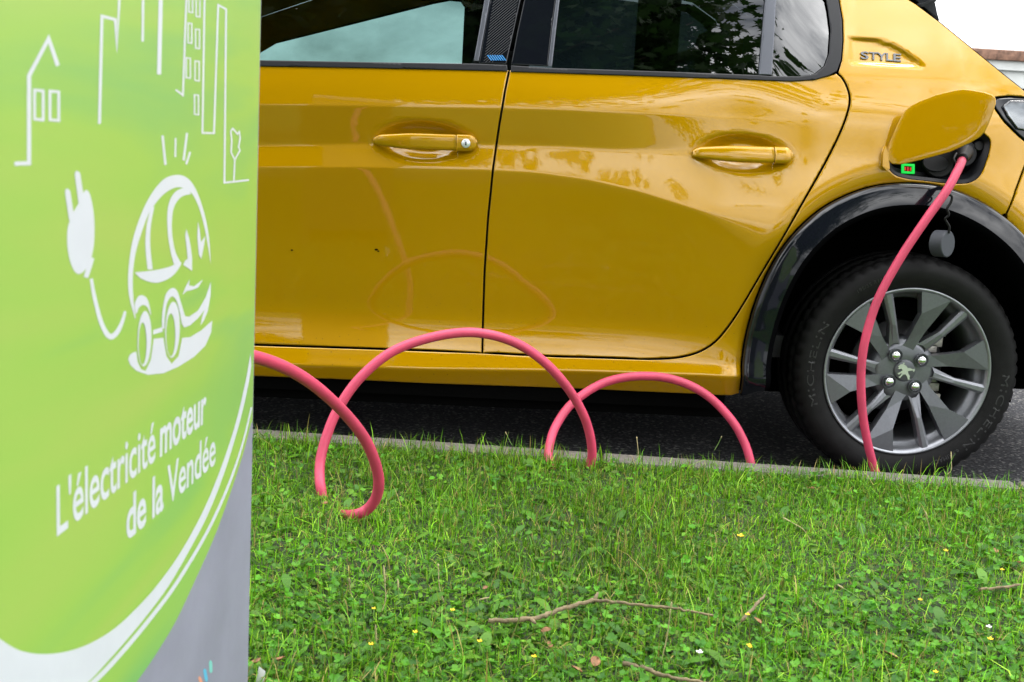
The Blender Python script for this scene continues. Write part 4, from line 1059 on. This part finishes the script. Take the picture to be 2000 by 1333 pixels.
tube('cable_sheath', path, .0108, 'cable_pink', cab, 16)
tube('cabinet_plug', [so+kh*.015, so+kh*.03, so+kh*.031, so+kh*.10, so+kh*.101, so+kh*.12], [.034, .034, .027, .024, .015, .013], 'plug_black', cab, 20)
e0 = path[-1]; tip = port_pt(1881, 296, .012)[0]
dirv = tip-e0
tube('car_plug', [e0-dirv*.12, e0+dirv*.05, e0+dirv*.12, e0+dirv*.55, e0+dirv*.60, tip], [.0116, .0122, .015, .019, .022, .022], 'plug_black', cab, 20)
# small black strap and dangling cap, part of the cable's plug
st = [(1868, 300, -.055), (1863, 312, -.07), (1868, 322, -.078), (1862, 332, -.08), (1858, 341, -.082), (1866, 350, -.085), (1862, 360, -.088), (1852, 370, -.09), (1850, 378, -.092), (1859, 384, -.092), (1857, 396, -.092), (1850, 408, -.092), (1853, 420, -.092), (1846, 428, -.09), (1850, 436, -.088), (1854, 444, -.087), (1853, 456, -.086)]
sp_ = catmull(np.array([onY(x, y, Y) for x, y, Y in st]), 5)
tube('cap_strap', sp_, .0032, 'plug_black', cab, 8)
cc = onY(1852, 477, -.085); cn = np.array([.55, -.80, .05]); cn /= np.linalg.norm(cn)
disc('plug_cap', cc-cn*.035, cn, .030, .035, 'cap_grey', cab, ell=1.12)

# ================================================================== BACKGROUND BUILDING
Yb = 16.0
tl_ = onY(1900, 95, Yb); zr = float(tl_[2])
bld = empty('low_building', (12, Yb, 0)); tag(bld, 'low white rendered building with a rusty roof edge behind the car', 'building')
box('wall', (3.0, Yb, 0), (30, Yb+8, zr-.16), 'wall_white', bld)
box('roof_edge', (2.9, Yb-.12, zr-.16), (30.2, Yb+8.2, zr), 'rust', bld, .02)
box('roof_flashing', (2.95, Yb-.06, zr-.30), (30.1, Yb-.002, zr-.162), 'wall_white', bld)
for i in range(6):
    x0 = 6+i*4.2; wn_ = box('window', (x0, Yb-.03, .9), (x0+1.4, Yb-.003, 1.7), 'gloss_black', bld)

# ================================================================== TREE BEHIND THE CAMERA (seen in the paint and the glass)
def leaf_shape(s):
    ang = np.radians([-90, -60, -35, -15, 5, 20, 40, 55, 72, 90]); rad = np.array([.10, .42, .30, .72, .52, .95, .55, .70, .50, 1.0])
    r_ = [(rad[i]*math.cos(ang[i]), rad[i]*math.sin(ang[i])) for i in range(len(ang))]
    l_ = [(-x, y) for x, y in r_[-2:0:-1]]; return np.array(r_+l_)*s
LEAF = leaf_shape(1.0)
def leaf_cloud(name, centers, size, material, parent, droop=.6):
    n = len(centers); k = len(LEAF)
    d_ = rng.normal(size=(n, 3)); d_[:, 2] = -abs(d_[:, 2])*droop-.2; d_ /= np.linalg.norm(d_, axis=1)[:, None]        # leaf axis hangs
    nr = rng.normal(size=(n, 3)); nr[:, 2] += 1.2; nr -= d_*(nr*d_).sum(1)[:, None]; nr /= np.linalg.norm(nr, axis=1)[:, None]
    u = np.cross(d_, nr); s = size*(.6+.7*rng.random(n))
    fold = (np.abs(LEAF[:, 0])*.25)
    V = centers[:, None, :]+s[:, None, None]*(LEAF[None, :, 0, None]*u[:, None, :]+LEAF[None, :, 1, None]*d_[:, None, :]+fold[None, :, None]*nr[:, None, :])
    me = bpy.data.meshes.new(name); me.vertices.add(n*k); me.vertices.foreach_set('co', V.astype(np.float32).ravel())
    me.loops.add(n*k); me.loops.foreach_set('vertex_index', np.arange(n*k, dtype=np.int32)); me.polygons.add(n)
    me.polygons.foreach_set('loop_start', np.arange(0, n*k, k, dtype=np.int32)); me.polygons.foreach_set('loop_total', np.full(n, k, np.int32))
    me.update(calc_edges=True); me.validate(); me.materials.append(MATS[material]); o = bpy.data.objects.new(name, me); COL.objects.link(o); par(o, parent); return o
def make_tree(name, base, height, crown_c, crown_r, nleaf, lsize, label, shape=1.0, nl=26, seed=1, group=None, extra=()):
    rs = np.random.default_rng(seed); base = np.array(base, float); crown_c = np.array(crown_c, float); crown_r = np.array(crown_r, float)
    t = empty(name, tuple(base)); tag(t, label, 'tree', group)
    top = crown_c+np.array([0, 0, crown_r[2]*.5])
    trunk_p = catmull([base, base+(crown_c-base)*.3+rs.normal(size=3)*.1, base+(crown_c-base)*.65+rs.normal(size=3)*.15, top], 6)
    tk = tube('trunk', trunk_p, np.linspace(.26, .05, len(trunk_p)), 'bark', t, 12)
    cl = []
    for i in range(nl):
        d_ = rs.normal(size=3); d_ /= np.linalg.norm(d_); tgt = crown_c+d_*crown_r*(.55+.35*rs.random())
        o_ = trunk_p[int(len(trunk_p)*(.45+.5*rs.random()))-1]
        mid = (o_+tgt)/2+np.array([0, 0, .25])+rs.normal(size=3)*.15
        bp_ = catmull([o_, mid, tgt], 5); tube('limb', bp_, np.linspace(.06, .012, len(bp_)), 'bark', tk, 6)
        m_ = nleaf//nl; tt = rs.random(m_)**.6; ctr = bp_[(tt*(len(bp_)-1)).astype(int)]
        cl.append(ctr+rs.normal(size=(m_, 3))*np.array([.55, .55, .38])*shape*(.4+tt[:, None]*.8))
    for e_ in extra:
        o_ = trunk_p[int(len(trunk_p)*.7)]; e_ = np.array(e_, float); bp_ = catmull([o_, (o_+e_)/2+np.array([0, 0, .3]), e_], 5); tube('limb', bp_, np.linspace(.06, .012, len(bp_)), 'bark', tk, 6)
        cl.append(e_+rs.normal(size=(600, 3))*np.array([.50, .45, .36]))
    leaf_cloud('crown', np.vstack(cl), lsize, 'tree_leaf', t)
    return t
make_tree('maple_tree', (-4.6, -7.6, LAWN_Z), 9, (-1.05, -6.0, 6.5), (3.6, 2.6, 2.6), 30000, .125, 'broad leafy maple tree on the lawn facing the car doors', shape=1.15, nl=44, seed=3, extra=[(.2, -5.4, 7.0), (.6, -5.3, 7.6), (-.3, -5.2, 6.2), (.9, -5.6, 8.0), (-.9, -5.4, 7.4), (-.2, -5.0, 8.3), (-.6, -5.2, 6.8)])
make_tree('maple_tree', (-9.0, -5.4, LAWN_Z), 9, (-7.4, -4.6, 5.4), (2.6, 2.4, 2.6), 16000, .125, 'smaller maple tree on the lawn beyond the front of the car', shape=1.1, nl=28, seed=5)
for i, (x, y, s) in enumerate(((-16, -26, 1.0), (-8, -30, 1.2), (1, -33, .9), (9, -31, 1.1), (17, -27, 1.0), (25, -22, 1.15), (-24, -20, 1.0))):
    make_tree('distant_tree', (x, y, LAWN_Z), 8, (x, y, 3.6*s), (3.2*s, 2.6*s, 2.6*s), 1500, .30, 'dense round tree in the row across the lawn', shape=1.3, nl=14, seed=20+i, group='trees across the lawn')

# ================================================================== GRASS, CLOVER AND LITTER ON THE LAWN
def colour_mesh(name, V, faces_k, cols, material, kind='stuff'):
    """V (n,k,3) polygons of k corners each, cols (n,3) colour per polygon"""
    n, k = V.shape[:2]
    me = bpy.data.meshes.new(name); me.vertices.add(n*k); me.vertices.foreach_set('co', V.astype(np.float32).ravel())
    nf = len(faces_k); idx = np.concatenate([np.asarray(f) for f in faces_k]); ln_ = np.array([len(f) for f in faces_k])
    loops_ = (np.arange(n)[:, None]*k+idx[None, :]).ravel(); tot = np.tile(ln_, n); st_ = np.concatenate([[0], np.cumsum(tot)[:-1]])
    me.loops.add(len(loops_)); me.loops.foreach_set('vertex_index', loops_.astype(np.int32)); me.polygons.add(n*nf)
    me.polygons.foreach_set('loop_start', st_.astype(np.int32)); me.polygons.foreach_set('loop_total', tot.astype(np.int32))
    me.polygons.foreach_set('use_smooth', np.ones(n*nf, bool))
    ca = me.color_attributes.new('Col', 'FLOAT_COLOR', 'POINT')
    c4 = np.ones((n, k, 4), np.float32); c4[..., :3] = cols[:, None, :]; ca.data.foreach_set('color', c4.ravel())
    me.update(calc_edges=True); me.materials.append(MATS[material]); o = bpy.data.objects.new(name, me); COL.objects.link(o)
    if kind: o['kind'] = kind
    return o
def vnoise(p, scale, seed):
    r_ = np.random.default_rng(seed); G = r_.random((64, 64)); q = p*scale; i = np.floor(q).astype(int); f = q-i; f = f*f*(3-2*f)
    g = lambda a, b_: G[(i[:, 0]+a) % 64, (i[:, 1]+b_) % 64]
    return (g(0, 0)*(1-f[:, 0])+g(1, 0)*f[:, 0])*(1-f[:, 1])+(g(0, 1)*(1-f[:, 0])+g(1, 1)*f[:, 0])*f[:, 1]
def scatter(n, s0=-2.6, s1=2.2, w0=-2.3, w1=-KERB_W-.0, power=1.0):
    s = s0+(s1-s0)*rng.random(n); w = w1+(w0-w1)*rng.random(n)**power
    return K0+np.outer(s, KD)+np.outer(w, KN), w
def off_kiosk(p):
    d_ = p-np.array(KE[:2]); a = -(d_@kh[:2]); b_ = -(d_@kn[:2]); return ~((a > -.02) & (a < KL+.02) & (b_ > -.02) & (b_ < KT+.02))
PAL = np.array([(0.095, 0.29, 0.010), (0.125, 0.36, 0.012), (0.18, 0.43, 0.016), (0.07, 0.23, 0.012), (0.25, 0.45, 0.05), (0.11, 0.32, 0.03)])
def blades(name, n, lmin, lmax, wid, flat_, region, dry=.05, dens=None, power=1.0):
    p, w = scatter(n, *region, power=power); keep = off_kiosk(p)
    if dens is not None: keep &= rng.random(n) < dens(p, w)
    p, w = p[keep], w[keep]; n = len(p)
    Lh = (lmin+(lmax-lmin)*rng.random(n)**1.6)*(.65+.7*vnoise(p, 5, 3))
    az = rng.random(n)*2*math.pi; lean = (flat_*rng.random(n))*(.6+.8*vnoise(p, 3, 5)); d_ = np.stack([np.cos(az), np.sin(az)], -1)
    sd = np.stack([-d_[:, 1], d_[:, 0], np.zeros(n)], -1); wd = wid*(.6+.8*rng.random(n))
    base = np.column_stack([p, np.full(n, LAWN_Z-.004)])
    def at(t_):
        th_ = lean*(.15+1.0*t_)
        return base+np.column_stack([d_*(Lh*t_*np.sin(th_))[:, None], Lh*t_*np.cos(th_)])
    V = np.empty((n, 7, 3))
    for j, (t_, k_) in enumerate(((0, 1.0), (.4, .95), (.75, .6))):
        c_ = at(t_); V[:, 2*j] = c_-sd*(wd*k_/2)[:, None]; V[:, 2*j+1] = c_+sd*(wd*k_/2)[:, None]
    V[:, 6] = at(1.0)
    ci = rng.integers(0, len(PAL), n); col = PAL[ci]*(.45+1.25*rng.random((n, 1))**1.7)*(.65+.7*vnoise(p, 2.2, 9))[:, None]
    yl = vnoise(p, 1.6, 11)[:, None]; col = col*np.array([1, 1, 1])+np.array([.03, .035, 0])*np.clip(yl-.4, 0, 1)
    dm = rng.random(n) < dry; col[dm] = np.array([.33, .29, .13])*(.5+.8*rng.random((dm.sum(), 1)))
    return colour_mesh(name, V, [(0, 1, 3, 2), (2, 3, 5, 4), (4, 5, 6)], col*np.array([1.0, .95, .60]), 'grass_blade')
cl_d = lambda p, w: np.clip(-.05+1.3*(vnoise(p, 1.9, 21)-.25)+.75*smooth(-.55, -1.15, w), .04, 1)            # where clover wins
gr_d = lambda p, w: np.clip(1.25-.6*cl_d(p, w), .35, 1)
blades('lawn_grass', 310000, .016, .046, .0018, 1.3, (-2.6, 2.4, -2.3, -KERB_W+.004), dens=gr_d)
blades('tall_grass', 6500, .045, .10, .0020, 1.2, (-2.6, 2.4, -2.3, -KERB_W+.004), dry=.14)
blades('kerb_grass', 4800, .025, .065, .0020, 1.2, (-2.6, 2.4, -.15, -KERB_W+.030), dry=.06)
blades('dry_thatch', 20000, .02, .055, .0018, 1.45, (-2.6, 2.4, -2.3, -KERB_W), dry=.8)
# clover: three rounded leaflets
a7 = np.radians([180, 140, 95, 50, 0, -50, -95, -140]); r7 = np.array([.0, .55, .62, .60, .42, .60, .62, .55])
LFT = np.stack([r7*np.cos(a7)*1.0+.5, r7*np.sin(a7)*.86], -1); LFT[0] = (0, 0); LFT[4] = (.93, 0)
def clover(name, n, smin, smax, region):
    p, w = scatter(n, *region); keep = off_kiosk(p) & (rng.random(n) < cl_d(p, w)); p = p[keep]; n = len(p)
    s = smin+(smax-smin)*rng.random(n)**1.5; h = .008+.024*rng.random(n)
    c_ = np.column_stack([p, LAWN_Z+h]); az = rng.random(n)*2*math.pi
    nr = np.column_stack([rng.normal(size=(n, 2))*.38, np.ones(n)]); nr /= np.linalg.norm(nr, axis=1)[:, None]
    u = np.column_stack([np.cos(az), np.sin(az), np.zeros(n)]); u -= nr*(u*nr).sum(1)[:, None]; u /= np.linalg.norm(u, axis=1)[:, None]; v = np.cross(nr, u)
    out = []; col0 = np.array([(.080, .27, .016), (.105, .34, .018), (.055, .20, .020), (.14, .38, .03)])[rng.integers(0, 4, n)]*(.55+.9*rng.random((n, 1)))
    for k in range(3):
        a = k*2*math.pi/3; uu = u*math.cos(a)+v*math.sin(a); vv = v*math.cos(a)-u*math.sin(a)
        cup = .15+.35*rng.random(n)
        V = c_[:, None, :]+s[:, None, None]*(LFT[None, :, 0, None]*uu[:, None, :]+LFT[None, :, 1, None]*vv[:, None, :]+(LFT[None, :, 0, None]**1.5*cup[:, None, None]+np.abs(LFT[None, :, 1, None])*.22)*nr[:, None, :])
        out.append(V)
    V = np.concatenate(out, 1)
    return colour_mesh(name, V, [(0, 1, 2, 3, 4), (0, 4, 5, 6, 7), (8, 9, 10, 11, 12), (8, 12, 13, 14, 15), (16, 17, 18, 19, 20), (16, 20, 21, 22, 23)], col0*np.array([.76, .80, .62]), 'clover')
clover('clover_patch', 48000, .0042, .0100, (-2.6, 2.4, -2.3, -KERB_W-.02))
# broader weed leaves
def broad(name, n, region):
    p, w = scatter(n, *region); keep = off_kiosk(p); p = p[keep]; n = len(p); az = rng.random(n)*2*math.pi; el = .15+.7*rng.random(n)
    d_ = np.column_stack([np.cos(az)*np.cos(el), np.sin(az)*np.cos(el), np.sin(el)]); sd = np.column_stack([-np.sin(az), np.cos(az), np.zeros(n)]); up = np.cross(d_, sd)
    Ln = .025+.035*rng.random(n); base = np.column_stack([p, np.full(n, LAWN_Z+.005)]); V = np.empty((n, 9, 3))
    for j, (t_, k_) in enumerate(((0, .05), (.3, .26), (.6, .30), (.85, .17))):
        c_ = base+d_*(Ln*t_)[:, None]-np.array([0, 0, 1])*(Ln*.35*t_*t_)[:, None]
        V[:, 2*j] = c_-sd*(Ln*k_*.55)[:, None]; V[:, 2*j+1] = c_+sd*(Ln*k_*.55)[:, None]
    V[:, 8] = base+d_*Ln[:, None]-np.array([0, 0, 1])*(Ln*.35)[:, None]
    col = np.array([(.10, .28, .025), (.14, .33, .03), (.08, .22, .03)])[rng.integers(0, 3, n)]*(.8+.4*rng.random((n, 1)))
    return colour_mesh(name, V, [(0, 1, 3, 2), (2, 3, 5, 4), (4, 5, 7, 6), (6, 7, 8)], col*.75, 'clover')
def low_leaves(name, n, region):
    p, w = scatter(n, *region); keep = off_kiosk(p) & (rng.random(n) < np.clip(.10+.9*vnoise(p, 3.1, 31)*(.35+.65*smooth(-.6, -1.2, w)), 0, 1)); p = p[keep]; n = len(p)
    nr = np.column_stack([rng.normal(size=(n, 2))*.45, np.ones(n)]); nr /= np.linalg.norm(nr, axis=1)[:, None]; az = rng.random(n)*2*math.pi
    u = np.column_stack([np.cos(az), np.sin(az), np.zeros(n)]); u -= nr*(u*nr).sum(1)[:, None]; u /= np.linalg.norm(u, axis=1)[:, None]; v = np.cross(nr, u)
    s_ = (.004+.006*rng.random(n)**1.4)[:, None]; c_ = np.column_stack([p, LAWN_Z+.004+.013*rng.random(n)])
    V = np.stack([c_-u*s_, c_-u*s_*.1-v*s_*.6, c_+u*s_*.7-v*s_*.35, c_+u*s_, c_+u*s_*.7+v*s_*.35, c_-u*s_*.1+v*s_*.6], 1)
    col = np.array([(.065, .20, .010), (.09, .26, .012), (.05, .16, .014), (.13, .31, .016), (.13, .23, .03)])[rng.integers(0, 5, n)]*(.6+.8*rng.random((n, 1)))
    return colour_mesh(name, V, [(0, 1, 2, 3, 4, 5)], col, 'clover')
low_leaves('ground_cover', 130000, (-2.6, 2.4, -2.3, -KERB_W-.01))
broad('weed_leaves', 4200, (-2.6, 2.4, -2.3, -KERB_W-.04))

# --- single things lying or growing in the grass
def gp_(px, py, h=.02): return onZ(px, py, LAWN_Z+h)
def twig(pts, r0, r1, label, knots=()):
    q = np.array([gp_(x, y, h) for x, y, h in pts]); pth = catmull(q, 6); pth += rng.normal(size=pth.shape)*.0008
    o = empty('fallen_twig', tuple(q[0])); tag(o, label, 'twig')
    tube('twig_stem', pth, np.linspace(r0, r1, len(pth))*(1+.12*rng.normal(size=len(pth))), 'twig_bark', o, 8)
    for (x, y, x2, y2) in knots:
        a, b_ = gp_(x, y, .03), gp_(x2, y2, .04); tube('twig_stub', [a, (a+b_)/2+np.array([0, 0, .001]), b_], [r0*.9, r0*.8, r0*.4], 'twig_bark', o, 7)
twig([(955, 1214, .03), (990, 1212, .032), (1035, 1210, .034), (1070, 1200, .036), (1110, 1186, .038), (1150, 1175, .04), (1165, 1172, .04), (1230, 1180, .036), (1290, 1186, .034), (1345, 1194, .032), (1400, 1203, .028)], .0042, .002, 'long crooked bark covered twig lying across the clover', [(1160, 1176, 1168, 1158), (1035, 1210, 1046, 1218)])
twig([(1218, 1296, .03), (1260, 1306, .03), (1290, 1318, .03), (1340, 1328, .03), (1390, 1336, .028)], .004, .002, 'short brown twig half buried below the longer twig')
twig([(1450, 1212, .03), (1470, 1190, .034), (1494, 1164, .04)], .0032, .0018, 'short reddish twig standing tilted out of the clover')
twig([(1915, 1152, .03), (1950, 1148, .032), (2005, 1143, .03)], .0032, .002, 'pale dry twig lying among the grass blades')
def flower(px, py, r_, material, name, label, group, h=.045):
    r_ *= .68; c_ = gp_(px, py, h*.85); b_ = np.array([c_[0]+rng.normal()*.006, c_[1]+.008, LAWN_Z])
    o = empty(name, tuple(b_)); tag(o, label, 'flower', group)
    tube('stem', [b_, (b_+c_)/2+np.array([.002, 0, 0]), c_], .0009, 'stem_green', o, 5)
    for k in range(5):
        a = k*2*math.pi/5; d_ = np.array([math.cos(a), math.sin(a)*.9-.25, .45]); d_ /= np.linalg.norm(d_); s_ = np.array([-math.sin(a), math.cos(a), 0])
        V = [c_, c_+d_*r_*.6-s_*r_*.45, c_+d_*r_-s_*r_*.2+np.array([0, 0, r_*.2]), c_+d_*r_+s_*r_*.2+np.array([0, 0, r_*.2]), c_+d_*r_*.6+s_*r_*.45]
        mobj('petal', V, [(0, 1, 2, 3, 4)], material, o)
for (x, y, r_) in ((1446, 1049, .010), (811, 1236, .006), (937, 1254, .006), (725, 1260, .006), (1847, 1077, .007), (1957, 1114, .006), (1460, 1202, .006), (1463, 1262, .006), (1934, 1250, .007), (1465, 1265, .005), (884, 1193, .006), (730, 1190, .005), (1043, 1284, .006), (1797, 1173, .006), (1827, 1314, .006)):
    if (x, y) == (1446, 1049): flower(x, y, r_, 'petal_yellow', 'buttercup_flower', 'largest yellow buttercup, open above the grass', None, .06)
    else: flower(x, y, r_, 'petal_yellow', 'yellow_flower', 'tiny yellow flower poking out of the clover and grass', 'tiny yellow lawn flowers')
flower(1366, 1276, .008, 'petal_white', 'white_flower', 'small white flower beside the twigs in the clover', None, .05)
flower(1931, 1226, .007, 'petal_white', 'white_flower', 'small white flower in pure grass away from the twigs', None, .05)
def dead(px, py, L_, label, material='dead_leaf', h=.022):
    L_ *= .72
    c_ = gp_(px, py, h); a = rng.random()*6.28; d_ = np.array([math.cos(a), math.sin(a), .2]); s_ = np.array([-math.sin(a), math.cos(a), .3])
    V = []; n_ = 9
    for j in range(n_):
        t_ = j/(n_-1)-.5; wv = L_*.30*math.cos(math.pi*t_)**.7
        for k in (-1, 0, 1): V.append(c_+d_*L_*t_+s_*wv*k+np.array([0, 0, L_*(.25*abs(k)*(1-abs(t_))+.2*t_*t_)]))
    Fc = [(j*3+k, j*3+k+1, j*3+k+4, j*3+k+3) for j in range(n_-1) for k in range(2)]
    o = mobj('dead_leaf', V, Fc, material); tag(o, label, 'leaf', 'dry brown leaves scattered in the grass')
for (x, y, l_) in ((886, 994, .022), (1163, 1297, .034), (1127, 1310, .026), (1066, 1234, .024), (634, 985, .022), (548, 1290, .03), (1074, 1262, .022), (948, 1150, .016), (1585, 955, .02), (1480, 1215, .026), (1945, 1078, .024), (1990, 1100, .02), (1740, 1282, .03), (500, 1295, .03)):
    dead(x, y, l_, 'dry brown leaf curled up in the grass')
def seed_head(px0, py0, px1, py1, h, label='pale grass seed head on a thin stalk in the lawn'):
    """stalk from ground pixel to tip pixel"""
    b_ = gp_(px0, py0, .0); v = ray(px1, py1); c_ = CP+v*((b_[1]-CP[1])/v[1])
    o = empty('seed_stalk', tuple(b_)); tag(o, label, 'grass stalk', 'seed heads standing in the lawn')
    m_ = (b_+c_)/2+rng.normal(size=3)*.004; pth = catmull([b_, m_, c_], 6); tube('stalk', pth, np.linspace(.0011, .0008, len(pth)), 'straw' if rng.random() < .4 else 'stem_green', o, 5)
    d_ = pth[-1]-pth[-3]; d_ /= np.linalg.norm(d_); Ls = h
    pr2 = [c_+d_*Ls*t_ for t_ in np.linspace(0, 1, 9)]; tube('seed_spike', pr2, [.0006, .0013, .0017, .0014, .0018, .0014, .0015, .001, .0004], 'straw', o, 6)
for a in ((735, 1310, 735, 1255, .03), (740, 1210, 752, 1140, .03), (695, 1185, 683, 1140, .014), (782, 1190, 778, 1150, .016), (1290, 1300, 1310, 1190, .012), (1380, 1225, 1383, 1180, .012), (1395, 880, 1408, 856, .006), (1240, 905, 1244, 858, .006), (1000, 870, 990, 850, .010), (868, 1180, 856, 1108, .006), (920, 1195, 935, 1172, .022), (1690, 1185, 1648, 1150, .015), (1872, 1040, 1888, 1050, .02), (1585, 1060, 1545, 1020, .02), (1820, 1060, 1810, 1010, .012), (1845, 930, 1858, 898, .02), (560, 1300, 575, 1240, .01)):
    seed_head(*a)
c_ = gp_(508, 1322, .03)
o = mobj('paper_scrap', [c_+np.array(v) for v in ((-.006, 0, -.01), (.005, .002, -.012), (.007, 0, .008), (-.002, .002, .014), (0, -.003, 0))], [(0, 1, 4), (1, 2, 4), (2, 3, 4), (3, 0, 4)], 'paper_white'); tag(o, 'crumpled scrap of white paper at the foot of the cabinet', 'litter')
